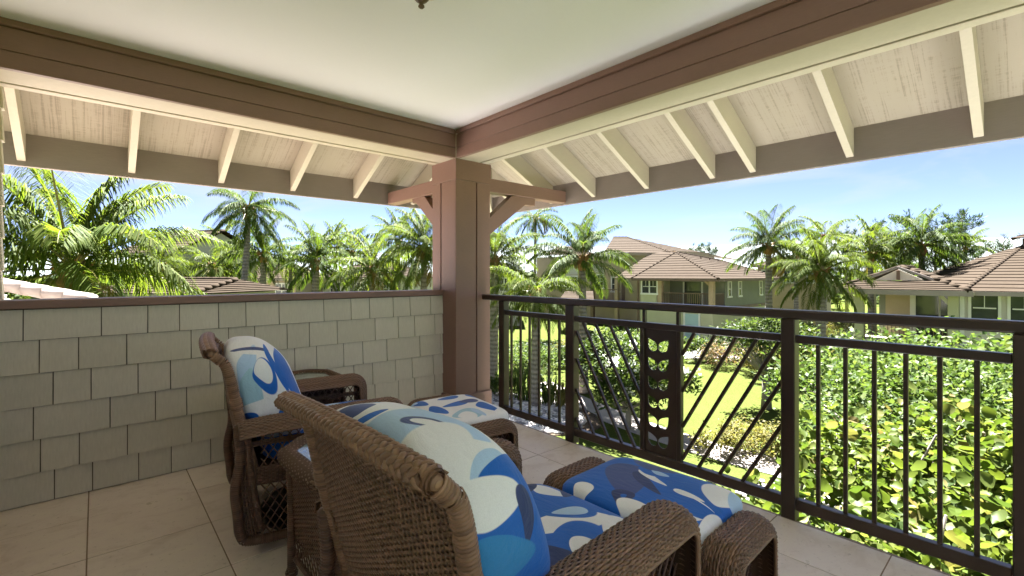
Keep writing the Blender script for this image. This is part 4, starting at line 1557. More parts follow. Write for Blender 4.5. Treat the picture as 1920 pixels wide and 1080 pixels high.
ELS = [1.40, 1.12, .85, .58, .32, .05, -.28, -.60]
FRONDS = {}
for tier, nl in (('near', 104), ('far', 56)):
    for mk in ('frond', 'frond_dark'):
        FRONDS[(tier, mk)] = [frond_mesh(3.0, e, nl, 100 + i * 7 + k * 31, M[mk], 0.85 if e > 0 else .65, 0.027 if tier == 'near' else 0.042) for i, e in enumerate(ELS) for k in (0,)]
DRY = frond_mesh(3.0, .10, 60, 77, M['frond_dry'], 1.9)


def palm(label, px, pyc, depth, L, nf=22, seed=1, lean=(0, 0), r0=0.14, tier='far', mk='frond', els=(0, 8), zg=None, dry=0, spread=1.0, droop=0.0):
    rs = random.Random(seed)
    c = at(px, depth, zat(pyc, depth))
    zg = GZ if zg is None else zg
    t = thing('palm_tree', label, 'palm tree', (c.x, c.y, zg), 0, 'coconut palms in the garden')
    H = c.z - zg
    # curved tapering trunk with leaf-scar rings
    n = max(10, min(46, int(H / 0.16)))
    P, rr = [], []
    for i in range(n + 1):
        s = i / n
        P.append((-lean[0] * (1 - s) ** 1.6, -lean[1] * (1 - s) ** 1.6, H * s))
        rr.append(r0 * (1.35 - .5 * s + .5 * max(0, .12 - s) * 4) * (1 + (0.06 if i % 2 else -0.03)))
    stem = MB().tube(P, rr, 10)
    stem.build('trunk', M['palm_trunk'], t, True)
    hk = MB()
    hk.tube([(0, 0, H - .55 * L / 3), (0, 0, H - .2 * L / 3), (0, 0, H + .25 * L / 3)], [r0 * .9, r0 * 1.75, r0 * .7], 9)
    for k in range(9):
        a = k * 2.4 + rs.random()
        hk.tube([(0, 0, H - .15 * L / 3), (math.cos(a) * r0 * 2.2, math.sin(a) * r0 * 2.2, H + .05 + .3 * rs.random() * L / 3)], [r0 * .45, r0 * .25], 5)
    hk.build('husk', M['husk'], t, False)
    if tier == 'near':
        cn = MB()
        for k in range(9):
            a = k * 2.1 + rs.random(); q = r0 * rs.uniform(1.5, 2.5)
            c_ = (math.cos(a) * q, math.sin(a) * q, H - rs.uniform(.05, .38) * L / 3)
            cn.lathe([(.02, -.11), (.07, -.07), (.085, 0), (.06, .07), (.015, .10)], 8, c_)
        stuff(cn.build('coconuts', M['coco'], t, True))
    lib = FRONDS[(tier, mk)]
    nf = int(nf * 1.15)
    for k in range(nf):
        q = (k + .5) / nf
        i0, i1 = els
        ei = min(7, max(0, int(i0 + (i1 - i0) * q ** 0.85 + rs.uniform(-.4, .4))))
        o = link('frond', lib[ei], t)
        o.location = (0, 0, H + .05 * L / 3)
        sc = L / 3.0 * rs.uniform(.86, 1.1)
        o.scale = (sc * spread, sc, sc)
        o.rotation_euler = (rs.uniform(-.18, .18), rs.uniform(-.12, .12) + droop, k * 2.39996 + rs.uniform(-.25, .25))
    if dry == 0 and seed % 3 == 0: dry = 2
    for k in range(dry):
        o = link('frond', DRY, t)
        o['label'] = 'yellowing frond hanging down'
        o.location = (0, 0, H)
        o.scale = (L / 3 * .8,) * 3
        o.rotation_euler = (0, 0.15 + .35 * (seed % 2), YAW + math.pi + (k - .4) * 1.1 + (seed % 5) * .5)
    return t


#    label, px, py of crown, depth, frond length ...
palm('big coconut palm with fronds fanning over the low tiled roof behind the parapet', 135, 512, 11.5, 3.5, 27, 3, (.3, .1), .17, 'near', 'frond', (0, 7), dry=2)
palm('tall palm with bare grey trunk rising above the shingle parapet', 465, 392, 24, 2.55, 19, 5, (.5, -.2), .15, 'near', 'frond_dark', (2, 8))
palm('palm with upright crown just past the tall bare trunk', 494, 478, 27, 2.5, 22, 7, (.1, .1), .16, 'far', 'frond_dark', (0, 7.5))
palm('thin-crowned palm showing behind the tall bare trunk', 421, 468, 35, 3.0, 18, 8, (.3, 0), .14, 'far', 'frond', (0.5, 7))
palm('bushy low palm between the big near palm and the tall bare trunk', 400, 500, 29, 2.6, 24, 9, (0, .2), .15, 'far', 'frond', (1.5, 8))
palm('stout palm with dark thick trunk halfway along the parapet', 592, 492, 24, 2.3, 24, 10, (.1, 0), .19, 'far', 'frond_dark', (0, 8))
palm('yellow-green palm peeping out behind the stout palm', 628, 470, 38, 2.8, 18, 11, (.1, 0), .14, 'far', 'frond', (0, 7))
palm('low pale palm with arching fronds near the parapet', 697, 508, 21, 2.2, 24, 12, (.1, .1), .13, 'far', 'frond', (0.5, 8))
palm('small palm behind the low pale palm', 660, 475, 34, 2.3, 18, 13, (.1, .1), .13, 'far', 'frond', (0, 7))
palm('palm with dark green crown set back from the column', 747, 456, 33, 3.0, 20, 14, (.1, .1), .14, 'far', 'frond_dark', (0, 7.5))
palm('tall leafy palm rising right next to the brown column', 795, 468, 20, 2.35, 24, 15, (.1, .1), .14, 'near', 'frond', (0, 8))
palm('hazy palm filling the gap behind the stout palm', 545, 492, 36, 2.9, 18, 16, (.1, .1), .15, 'far', 'frond', (1, 8))
palm('palm with drooping crown half hidden by the column bracket', 928, 490, 19, 2.25, 22, 17, (.15, 0), .16, 'near', 'frond', (0, 8))
palm('slender tall palm with windblown small crown beyond the column', 1004, 408, 36, 2.2, 15, 18, (.2, 0), .11, 'far', 'frond_dark', (2.5, 8))
palm('upright palm in front of the green house balcony', 1092, 488, 18.5, 2.35, 20, 19, (.15, .2), .145, 'near', 'frond_dark', (0, 7.2))
palm('short weeping palm beside the railing end', 1004, 548, 16.5, 2.0, 22, 20, (.1, .1), .13, 'near', 'frond', (2.4, 8))
palm('tall palm at the corner of the green house', 1441, 462, 22, 2.15, 22, 21, (.15, .1), .14, 'near', 'frond_dark', (0, 7.6))
palm('full-crowned palm standing left of the low hipped house', 1538, 512, 19, 2.1, 27, 22, (.1, .1), .16, 'near', 'frond', (0, 8))
palm('distant palm top over the full-crowned palm', 1544, 444, 33, 2.1, 18, 23, (.1, .1), .13, 'far', 'frond', (1, 8))
palm('palm behind the small gable of the low house', 1632, 480, 27, 2.4, 22, 24, (.1, .1), .14, 'far', 'frond', (0, 7.5))
palm('big palm among the ironwoods above the low house roof', 1728, 464, 26, 2.7, 24, 25, (.2, .1), .15, 'far', 'frond_dark', (0, 7.5))
palm('little palm at the far end of the roof ridge', 1811, 466, 40, 2.2, 17, 26, (.1, .1), .13, 'far', 'frond', (0, 7))
palm('spindly palm between the two houses', 1492, 476, 31, 2.1, 18, 27, (.1, .1), .12, 'far', 'frond', (0.5, 7.5))
palm('palm standing in the gap above the hedges right of the house corner', 1668, 478, 34, 2.6, 18, 28, (.1, .1), .13, 'far', 'frond', (0, 7.5))
palm('squat palm by the edge of the near tiled roof', 300, 498, 27, 2.2, 20, 29, (.1, .1), .14, 'far', 'frond', (0, 7.5))


# ------------------------------------------------------------------ broad-leaved plants
def leaves_np(C, size, rs, upbias=0.5, fold=0.25, asp=0.5, jit=0.3):
    """kite-shaped folded leaves at points C (n,3)"""
    n = len(C)
    d = rs.normal(size=(n, 3)); d[:, 2] = np.abs(d[:, 2]) * .4 + upbias * rs.random(n)
    d /= np.linalg.norm(d, axis=1)[:, None]                 # leaf axis
    nrm = rs.normal(size=(n, 3)) * .55 + np.array([0, 0, 1.0])
    s = np.cross(d, nrm); s /= np.linalg.norm(s, axis=1)[:, None] + 1e-9
    u = np.cross(s, d)
    L = (size * rs.uniform(1 - jit, 1 + jit, n))[:, None]
    a = C; b = C + d * L
    m1 = C + d * L * .45 + s * L * asp * .5 + u * L * fold * .3
    m2 = C + d * L * .45 - s * L * asp * .5 + u * L * fold * .3
    V = np.stack([a, m1, b, m2], 1).reshape(-1, 3)
    k = (np.arange(n) * 4)[:, None]
    F = np.concatenate([k + np.array([[0, 1, 2]]), k + np.array([[0, 2, 3]])], 0)
    return V, F


def crown_points(n, rs, lobes, shell=0.55):
    """points in the outer part of a set of ellipsoid lobes (x,y,z,rx,ry,rz), gathered in clumps"""
    lobes = np.array(lobes, float)
    wgt = lobes[:, 3] * lobes[:, 4] * lobes[:, 5]; wgt = (wgt ** .67); wgt /= wgt.sum()
    nc = max(12, n // 26)
    li = rs.choice(len(lobes), nc, p=wgt)
    d = rs.normal(size=(nc, 3)); d /= np.linalg.norm(d, axis=1)[:, None]
    d[:, 2] = np.where(d[:, 2] < -.4, -d[:, 2] * .5, d[:, 2])
    r = shell + (1 - shell) * rs.random(nc) ** .7
    cen = lobes[li, :3] + d * lobes[li, 3:6] * r[:, None]
    ci = rs.integers(0, nc, n)
    cs = lobes[li[ci], 3:6].mean(1) * .16
    return cen[ci] + rs.normal(size=(n, 3)) * cs[:, None]


def woody(mb, base, tips, r0, rs):
    for tp in tips:
        b = np.array(base, float); t = np.array(tp, float)
        mid = b * .5 + t * .5 + rs.normal(size=3) * .08 * np.linalg.norm(t - b)
        mb.tube([tuple(b), tuple(mid), tuple(t)], [r0, r0 * .65, r0 * .2], 7)


GREENS = {
    'mid': [(0.023, 0.040, 0.011), (0.037, 0.062, 0.016), (0.056, 0.081, 0.019), (0.071, 0.092, 0.024)],
    'lime': [(0.030, 0.055, 0.014), (0.049, 0.081, 0.018), (0.071, 0.107, 0.024), (0.104, 0.128, 0.037)],
    'deep': [(0.013, 0.026, 0.011), (0.023, 0.040, 0.018), (0.035, 0.055, 0.021)],
    'gold': [(0.089, 0.092, 0.021), (0.133, 0.121, 0.030), (0.167, 0.144, 0.050), (0.067, 0.074, 0.019)],
    'grey': [(0.044, 0.058, 0.042), (0.063, 0.077, 0.061), (0.033, 0.049, 0.030)],
    'rust': [(0.119, 0.081, 0.037), (0.148, 0.095, 0.061), (0.074, 0.088, 0.037), (0.178, 0.110, 0.085)]}
for k, v in GREENS.items():
    M['leaf_' + k] = leafmat('foliage_' + k, v, 0.42, 0.5, 'island', (1.25, 1.27, .75), 0.12)
M['flower'] = leafmat('white_blossom', [(.75, .74, .70), (.80, .79, .74)], .3, .6, 'island', (1, 1, .9))


def plant(name, label, cat, base, lobes, n, size, mat, seed, trunk=None, asp=.5, extra=None, group=None, shell=.5, fold=.25, upbias=.5):
    """lobes relative to the base point"""
    rs = np.random.default_rng(seed)
    t = thing(name, label, cat, base, 0, group)
    C = crown_points(n, rs, lobes, shell)
    C[:, 2] = np.maximum(C[:, 2], .03)
    V, F = leaves_np(C, size, rs, upbias, fold, asp)
    stuff(link('foliage', np_mesh('foliage', V, F, M[mat]), t))
    mb = MB()
    r0 = trunk or .03
    lb = np.array(lobes, float)
    fork = (0, 0, max(.1, lb[:, 2].min() * .55))
    if trunk:
        mb.tube([(0, 0, -.05), (0.02, 0.01, fork[2] * .5), fork], [r0 * 1.3, r0, r0 * .85], 10)
    idx = rs.integers(0, len(lb), 9)
    tips = [lb[i, :3] + rs.normal(size=3) * lb[i, 3:6] * .35 for i in idx]
    woody(mb, fork if trunk else (0, 0, 0), tips, r0 * .6, rs)
    mb.build('trunk' if trunk else 'stems', M['bark'], t, True)
    if extra:
        nf, fs = extra
        Cf = crown_points(nf, rs, lobes, .92)
        cl = np.repeat(Cf, 5, 0) + rs.normal(size=(nf * 5, 3)) * fs * .5
        V, F = leaves_np(cl, fs, rs, .6, .1, .8)
        stuff(link('blossoms', np_mesh('blossoms', V, F, M['flower']), t))
    return t


b = at(1178, 14.0)
plant('plumeria_tree', 'dark leafy plumeria tree dotted with white blossoms on the lawn', 'tree', b,
      [(-.5, .3, 1.6, .95, .95, .8), (.5, -.5, 1.7, .9, .9, .75), (.2, .6, 2.15, .95, .95, .75), (.0, 0, 1.1, 1.1, 1.1, .6), (-.7, .9, 2.0, .6, .6, .6), (.7, -1.1, 1.4, .6, .6, .5)], 6200, .22, 'leaf_mid', 31, .09, .30, (80, .10))
b = at(1437, 16.2)
plant('shade_tree', 'small round-headed tree with pale trunk in the middle of the lawn', 'tree', b,
      [(0, 0, 2.1, 1.2, 1.2, .75), (.6, -.5, 2.3, .8, .8, .6), (-.6, .6, 2.4, .85, .85, .6), (0, 0, 2.8, .8, .8, .45)], 5200, .15, 'leaf_mid', 32, .14, .42)
b = at(1400, 12.0)
plant('mounded_shrub', 'golden yellow-green mounded shrub by the lawn edge under the diagonal bars', 'shrub', b,
      [(0, 0, .35, .8, .8, .42), (.5, -.5, .35, .7, .7, .4), (-.5, .5, .3, .6, .6, .35)], 4200, .09, 'leaf_gold', 33, None, .5)
# low hedge and bushes around the green house
for (px, dp, rx, hh, mt, sd, lab, nn) in (
        (1200, 25.5, 1.7, 1.5, 'leaf_lime', 41, 'rounded lime hedge bush under the green house balcony', 3600),
        (1158, 26.5, 1.1, 1.3, 'leaf_mid', 42, 'dark bush against the pillar of the green house', 2200),
        (1306, 25, .8, 1.3, 'leaf_lime', 43, 'small bush beside the pale blue door', 1500),
        (1385, 23.5, 1.8, 1.25, 'leaf_rust', 44, 'orange-tinged shrub along the green house wall', 3600),
        (1445, 21.5, 1.4, 1.1, 'leaf_gold', 45, 'yellowish shrub at the foot of the tall corner palm', 2600),
        (1350, 25.5, 1.1, 1.3, 'leaf_grey', 46, 'grey-green shrub below the house side windows', 2200),
        (1505, 24, 1.8, 1.5, 'leaf_gold', 47, 'golden shrub between the tall corner palm and the full-crowned palm', 3000),
        (1475, 29, 1.5, 2.3, 'leaf_lime', 48, 'tall bright shrub at the green house end wall', 2400),
        (1610, 27, 1.6, 1.5, 'leaf_grey', 49, 'grey-green shrub beside the low house porch', 2200),
        (1575, 30, 1.9, 1.55, 'leaf_gold', 50, 'clipped golden hedge mound beyond the full-crowned palm', 2400),
        (1090, 25.5, 1.3, 1.0, 'leaf_gold', 51, 'small golden bush under the lower tiled roof', 1800),
        (960, 24, 1.8, 1.1, 'leaf_mid', 52, 'dark green bush behind the gravel bed next to the column', 2600),
        (1035, 25, 1.9, .9, 'leaf_deep', 53, 'low dark hedge mound across the lawn', 2400),
        (1075, 23.5, 1.2, .8, 'leaf_mid', 54, 'short green hedge mound nearer the pillar house', 1700),
        (1000, 22.5, 1.2, 1.0, 'leaf_lime', 55, 'bright bush behind the strappy plants', 1800),
        (938, 17.5, .8, .9, 'leaf_lime', 56, 'light green bush seen through the first railing bars', 1500)):
    b = at(px, dp)
    plant('shrub', lab, 'shrub', b, [(0, 0, hh * .5, rx * .8, rx * .8, hh * .5), (rx * .45, -rx * .4, hh * .42, rx * .6, rx * .6, hh * .45), (-rx * .45, rx * .4, hh * .45, rx * .6, rx * .6, hh * .48)], nn, .13, mt, sd, None, .5, group='garden shrubs')


def strappy(label, px, dp, h, n, seed, mat='leaf_lime', lw=.05):
    rs = np.random.default_rng(seed)
    b = at(px, dp)
    t = thing('strap_leaf_plant', label, 'plant', b, 0, 'strap-leaved clumps in the gravel bed')
    mb = MB()
    for k in range(n):
        a = rs.uniform(0, 6.283); L = h * rs.uniform(.7, 1.15); lean = rs.uniform(.15, .9)
        d = np.array([math.cos(a), math.sin(a), 0]); s = np.array([-math.sin(a), math.cos(a), 0]) * lw / 2
        o = np.array([rs.normal() * .12, rs.normal() * .12, 0])
        z = np.array([0, 0, 1.0])
        p1 = o + z * L * .5 + d * L * lean * .25; p2 = o + z * L * .82 + d * L * lean * .6; p3 = o + z * L * (.95 - .35 * lean) + d * L * lean * .95
        mb.add([o + s * .7, o - s * .7, p1 + s, p1 - s, p2 + s * .8, p2 - s * .8, p3], [(0, 1, 3, 2), (2, 3, 5, 4), (4, 5, 6)])
    stuff(mb.build('leaves', M[mat], t))
    MB().tube([(0, 0, -.02), (0, 0, h * .25)], [.06, .03], 8).build('stem', M['bark'], t)


strappy('tall strappy green clump rising from the gravel bed', 978, 17.0, 1.5, 60, 61)
strappy('broad strappy clump at the far edge of the gravel', 1028, 16.6, 1.1, 70, 62, 'leaf_mid')
strappy('low strappy clump beside the second railing post', 1052, 16.2, .9, 60, 63, 'leaf_gold')
strappy('fine strappy clump near the column foot', 1003, 18.2, 1.2, 60, 64, 'leaf_mid')
strappy('grassy strappy clump at the edge of the golden mound', 1475, 11.6, .9, 90, 65, 'leaf_gold', .03)

# ironwoods: feathery upright sprays
def ironwood(label, px, pyt, dp, wd, seed, n=1500):
    rs = np.random.default_rng(seed)
    b = at(px, dp)
    H = zat(pyt, dp) - GZ
    t = thing('ironwood_tree', label, 'tree', b, 0, 'feathery ironwood trees behind the houses')
    mb = MB()
    mb.tube([(0, 0, 0), (.1, .05, H * .5), (0, 0, H * .96)], [.16, .11, .02], 8)
    tips = []
    for k in range(26):
        z0 = H * rs.uniform(.45, .9); a = rs.uniform(0, 6.283)
        ln = wd * rs.uniform(.45, 1.0) * (1.15 - z0 / H * .6)
        tip = np.array([math.cos(a) * ln, math.sin(a) * ln, z0 + ln * rs.uniform(.35, .95)])
        tip[2] = min(tip[2], H * 1.02)
        mb.tube([(0, 0, z0), tuple(tip * .5 + np.array([0, 0, z0 * .5 - .1])), tuple(tip)], [.04, .025, .006], 5)
        tips.append((np.array([0, 0, z0]), tip))
    tips.append((np.array([0, 0, H * .7]), np.array([0, 0, H])))
    mb.build('trunk', M['bark'], t, True)
    per = n // len(tips)
    Cs = []
    for a_, b_ in tips:
        q = rs.random(per)[:, None] ** .6
        Cs.append(a_ + (b_ - a_) * q + rs.normal(size=(per, 3)) * .16 * (1.25 - q))
    C = np.concatenate(Cs)
    V, F = leaves_np(C, .30, rs, 1.6, .1, .16)
    stuff(link('foliage', np_mesh('foliage', V, F, M['leaf_deep']), t))


ironwood('feathery ironwood left of the tallest one', 1702, 396, 34, 1.6, 71, 3000)
ironwood('spreading feathery ironwood leaning towards the roof ridge', 1800, 398, 33, 2.6, 72, 4200)
ironwood('slim feathery ironwood behind the palm tops', 1640, 412, 38, 1.8, 73, 3000)
ironwood('short feathery ironwood beside the distant palm top', 1588, 426, 40, 1.5, 74, 2000)
ironwood('dark feathery tree top showing over the green house roof', 1300, 458, 52, 1.8, 75, 1800)
ironwood('bushy dark tree top behind the right slope of the green house', 1330, 456, 50, 2.2, 76, 2400)
ironwood('wispy tree behind the roof lantern of the low house', 1882, 440, 40, 2.0, 77, 1600)
ironwood('mid-height ironwood between palms over the low gable', 1755, 415, 36, 2.0, 78, 3000)
ironwood('faint ironwood behind the windblown slender palm', 962, 452, 44, 2.2, 79, 2000)

# ------------------------------------------------------------------ big-leaved shrubs just below the railing
def sea_leaf(cup, fold, curl, wid):
    """broad obovate leaf, creased on the midrib, rim curling"""
    mb = MB()
    out = [(0.0, 0.0), (.10, .17), (.30, .36), (.55, .46), (.78, .42), (.94, .25), (1.0, 0.0)]
    vv, ff = [], []
    mid = [(x, 0, -cup * math.sin(x * 3.1) - curl * x * x) for x, _ in out]
    vv += mid
    n = len(out)
    for sd in (1, -1):
        o = len(vv)
        for x, y in out[1:-1]:
            vv.append((x, sd * y * wid, fold * y - cup * math.sin(x * 3.1) * .6 - curl * x * x + .05 * math.sin(x * 9 + sd)))
        for i in range(n - 1):
            a0, a1 = i, i + 1
            b0 = o + i - 1 if i > 0 else None
            b1 = o + i if i < n - 2 else None
            q = [a0, a1] + ([b1] if b1 is not None else []) + ([b0] if b0 is not None else [])
            ff.append(tuple(q if sd > 0 else q[::-1]))
    # stalk
    o = len(vv)
    vv += [(-.16, .012, -.05), (-.16, -.012, -.05), (.02, 0, 0)]
    ff.append((o, o + 1, o + 2))
    return mb.add(vv, ff)


SEAC = [(0.042, 0.069, 0.013), (0.070, 0.101, 0.016), (0.097, 0.127, 0.022), (0.053, 0.081, 0.016), (0.124, 0.145, 0.037), (0.032, 0.054, 0.018), (0.081, 0.115, 0.021), (0.164, 0.131, 0.058)]
M['sea_obj'] = leafmat('seagrape_leaf', SEAC, .42, .45, 'object', (1.25, 1.27, .7), .10)
M['sea_isl'] = leafmat('seagrape_leaves', SEAC, .42, .45, 'island', (1.25, 1.27, .7), .10)
LEAFS = [sea_leaf(*q).mesh('leaf', M['sea_obj']) for q in ((.10, .25, .05, 1.0), (.05, .45, .16, .92), (.14, .10, -.08, 1.08), (.02, .60, .25, .85))]


def leaf_arrays(me):
    V = np.array([tuple(v.co) for v in me.vertices])
    F = []
    for p in me.polygons:
        q = list(p.vertices)
        for k in range(1, len(q) - 1): F.append((q[0], q[k], q[k + 1]))
    return V, np.array(F)


LARR = [leaf_arrays(m_) for m_ in LEAFS]


def seagrape(label, base, lobes, n_obj, n_st, size, seed):
    rs = np.random.default_rng(seed)
    t = thing('seagrape_shrub', label, 'shrub', base, 0, 'big-leaved shrubs below the railing')
    n = n_obj + n_st
    C = crown_points(n, rs, lobes, .70)
    # those nearest the balcony are leaves of their own
    W = C + np.array(base)
    order = np.argsort(np.linalg.norm(W - np.array([0, 0, EYE]), axis=1))
    yaw = rs.uniform(0, 6.283, n); pit = rs.normal(-.55, .45, n); rol = rs.normal(0, .5, n)
    sc = size * rs.uniform(.5, 1.3, n)
    for i in order[:n_obj]:
        o = bpy.data.objects.new('leaf', LEAFS[int(i) % 4])
        COL.objects.link(o); o.parent = t
        o.location = C[i]; o.rotation_euler = (rol[i], pit[i], yaw[i]); o.scale = (sc[i],) * 3
    I = order[n_obj:]
    if len(I):
        cy, sy, cp, sp, cr, sr = np.cos(yaw[I]), np.sin(yaw[I]), np.cos(pit[I]), np.sin(pit[I]), np.cos(rol[I]), np.sin(rol[I])
        Rm = np.stack([np.stack([cy * cp, cy * sp * sr - sy * cr, cy * sp * cr + sy * sr], -1),
                       np.stack([sy * cp, sy * sp * sr + cy * cr, sy * sp * cr - cy * sr], -1),
                       np.stack([-sp, cp * sr, cp * cr], -1)], 1)
        Vs, Fs, off = [], [], 0
        for kk in range(4):
            sel = np.arange(len(I)) % 4 == kk
            LV, LF = LARR[kk]
            V = np.einsum('nij,vj->nvi', Rm[sel], LV) * sc[I[sel]][:, None, None] + C[I[sel]][:, None, :]
            F = LF[None] + (np.arange(int(sel.sum())) * len(LV))[:, None, None] + off
            Vs.append(V.reshape(-1, 3)); Fs.append(F.reshape(-1, 3)); off += len(Vs[-1])
        stuff(link('foliage', np_mesh('foliage', np.concatenate(Vs), np.concatenate(Fs), M['sea_isl']), t))
    mb = MB()
    lb = np.array(lobes, float)
    tips = [lb[i, :3] + rs.normal(size=3) * lb[i, 3:6] * .55 for i in rs.integers(0, len(lb), 34)]
    woody(mb, (0, 0, 0), tips, .045, rs)
    mb.build('stems', M['bark'], t, True)
    return t


def lobes_at(base, lst):
    return [(x - base[0], y - base[1], z - base[2], rx, ry, rz) for (x, y, z, rx, ry, rz) in lst]


bs_ = (5.0, 0.9, GZ)
seagrape('nearest big-leaved lime shrub filling the view under the last railing bars', bs_,
         lobes_at(bs_, [(4.75, .55, -1.3, .75, .8, .9), (4.9, 1.3, -1.7, .8, .75, .9), (5.3, .0, -1.15, .8, .8, .9), (4.9, 2.05, -1.55, .55, .5, .6), (4.8, 2.0, -2.4, .7, .7, .8), (4.6, -.4, -1.5, .7, .8, .9), (4.7, .8, -2.4, 1.0, 1.3, .9)]), 300, 5200, .112, 81)
bs_ = (6.6, 1.4, GZ)
seagrape('taller big-leaved lime shrub one step behind the nearest one', bs_,
         lobes_at(bs_, [(6.2, .9, -1.0, .8, .9, .9), (6.6, 1.5, -1.45, .8, .8, .9), (6.9, .3, -.95, .9, .9, .85), (6.3, 2.2, -2.2, .7, .6, .7), (6.5, .6, -2.0, 1.1, 1.2, 1.0), (6.3, -.5, -1.05, .9, .9, .9)]), 300, 5600, .100, 82)
b = Vector((9.4, 1.0, GZ))
plant('broadleaf_tree', 'dense green tree crown behind the big-leaved shrubs', 'tree', b,
      [(.0, .0, 2.25, 1.5, 1.5, 1.0), (.6, -1.4, 2.55, 1.4, 1.4, .95), (-.1, .9, 1.8, .9, .9, .9), (1.2, .6, 2.5, 1.2, 1.2, .8), (-.2, -.9, 1.5, 1.2, 1.4, 1.0), (.5, -2.6, 2.55, 1.2, 1.2, .9)], 22000, .092, 'leaf_lime', 83, .12, .62, shell=.6)
b = Vector((13.6, 2.2, GZ))
plant('broadleaf_tree', 'second green tree crown further out before the low house', 'tree', b,
      [(0, 0, 2.2, 1.7, 1.7, 1.0), (.8, -1.6, 2.3, 1.6, 1.6, 1.0), (-.4, 1.4, 1.8, 1.2, 1.2, .8), (1.6, -3.0, 2.3, 1.5, 1.5, 1.0)], 9000, .135, 'leaf_lime', 84, .12, .6, shell=.6)
b = at(1520, 15.5)
plant('shrub', 'leafy shrub with orange tips beside the pale-trunked tree', 'shrub', b,
      [(0, 0, 1.0, 1.0, 1.0, .8), (.5, -.8, 1.2, .9, .9, .7)], 3000, .14, 'leaf_mid', 85, None, .5, group='garden shrubs')
# ================================================================== HOUSES
def roof_mat():
    m, n, l, bs = newmat('concrete_roof_tile')
    g = n.new('ShaderNodeNewGeometry')
    f = noise(n, l, coords(n, l, (1, 1, 1)), 2.2, 5, .65)
    f2 = noise(n, l, coords(n, l, (1, 1, 1)), 9, 4, .7)
    c = ramp(n, l, f, [(0.3, (0.028, 0.020, 0.011)), (0.7, (0.038, 0.028, 0.019))])
    c = mixc(n, l, .4, c, ramp(n, l, f2, [(0.3, (0.025, 0.015, 0.011)), (0.7, (0.042, 0.031, 0.020))]))
    l.new(c, bs.inputs['Base Color']); bs.inputs['Roughness'].default_value = .95
    bs.inputs['Specular IOR Level'].default_value = 0.08
    bump(n, l, f2, .3, .02, bs)
    return m


M['roof'] = roof_mat()
M['wall_green'] = painted('sage_wall', (0.391, 0.383, 0.255), 0.85, .06, gscale=20)
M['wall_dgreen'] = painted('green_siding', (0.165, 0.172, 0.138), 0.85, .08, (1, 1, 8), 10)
M['wall_tan'] = painted('tan_wall', (0.340, 0.272, 0.187), 0.85, .08, gscale=20)
M['wall_pale'] = painted('pale_wall', (0.442, 0.416, 0.365), .85, .05, gscale=20)
M['white_trim'] = painted('white_trim', (0.612, 0.603, 0.561), 0.5, .03, gscale=30)
M['brown_trim'] = painted('house_brown_trim', (0.13, 0.085, 0.06), .6, .1, gscale=30)
M['post_stone'] = painted('tan_pillar', (0.34, 0.255, 0.17), .8, .15, gscale=12)
M['door_blue'] = painted('pale_blue_door', (0.30, 0.42, 0.44), .5, .05)


def pane_mat():
    m, n, l, bs = newmat('window_glass')
    f = noise(n, l, coords(n, l), 1.5, 2)
    l.new(ramp(n, l, f, [(0.3, (0.018, 0.022, 0.025)), (0.7, (0.045, 0.05, 0.05))]), bs.inputs['Base Color'])
    bs.inputs['Roughness'].default_value = 0.06
    bs.inputs['Specular IOR Level'].default_value = .6
    return m


M['pane'] = pane_mat()


def courses(a, b, c, d, n, lift=0.035):
    """tile courses from eave a-b up to ridge d-c"""
    a, b, c, d = [Vector(p) for p in (a, b, c, d)]
    nrm = (b - a).cross(d - a)
    if nrm.length < 1e-6: nrm = (b - a).cross(c - a)
    nrm.normalize()
    if nrm.z < 0: nrm = -nrm
    mb = MB()
    for i in range(n):
        t0, t1 = i / n, (i + 1) / n + .003
        p0, p1 = a.lerp(d, t0), b.lerp(c, t0)
        q0, q1 = a.lerp(d, min(t1, 1)), b.lerp(c, min(t1, 1))
        up = nrm * lift
        mb.add([p0 + up, p1 + up, q1 + nrm * .004, q0 + nrm * .004, p0, p1], [(0, 1, 2, 3), (4, 5, 1, 0)])
    return mb


def ridge_cap(mb, a, b, r=.09):
    a, b = Vector(a), Vector(b)
    n = max(2, int((b - a).length / .38))
    for i in range(n):
        p, q = a.lerp(b, i / n), a.lerp(b, (i + 1) / n)
        mb.tube([p, p.lerp(q, .97)], [r * 1.12, r], 8)


def roof_obj(t, planes, ridges, n=14, name='roof', soffit=None, lift=0.035):
    mb = MB()
    for (a, b, c, d) in planes:
        q = courses(a, b, c, d, n, lift)
        mb.add(q.v, q.f)
    o = mb.build(name, M['roof'], t)
    o['kind'] = 'stuff'
    rm = MB()
    for a, b in ridges: ridge_cap(rm, a, b)
    if ridges: rm.build('ridge_tiles', M['roof'], o, True)
    return o


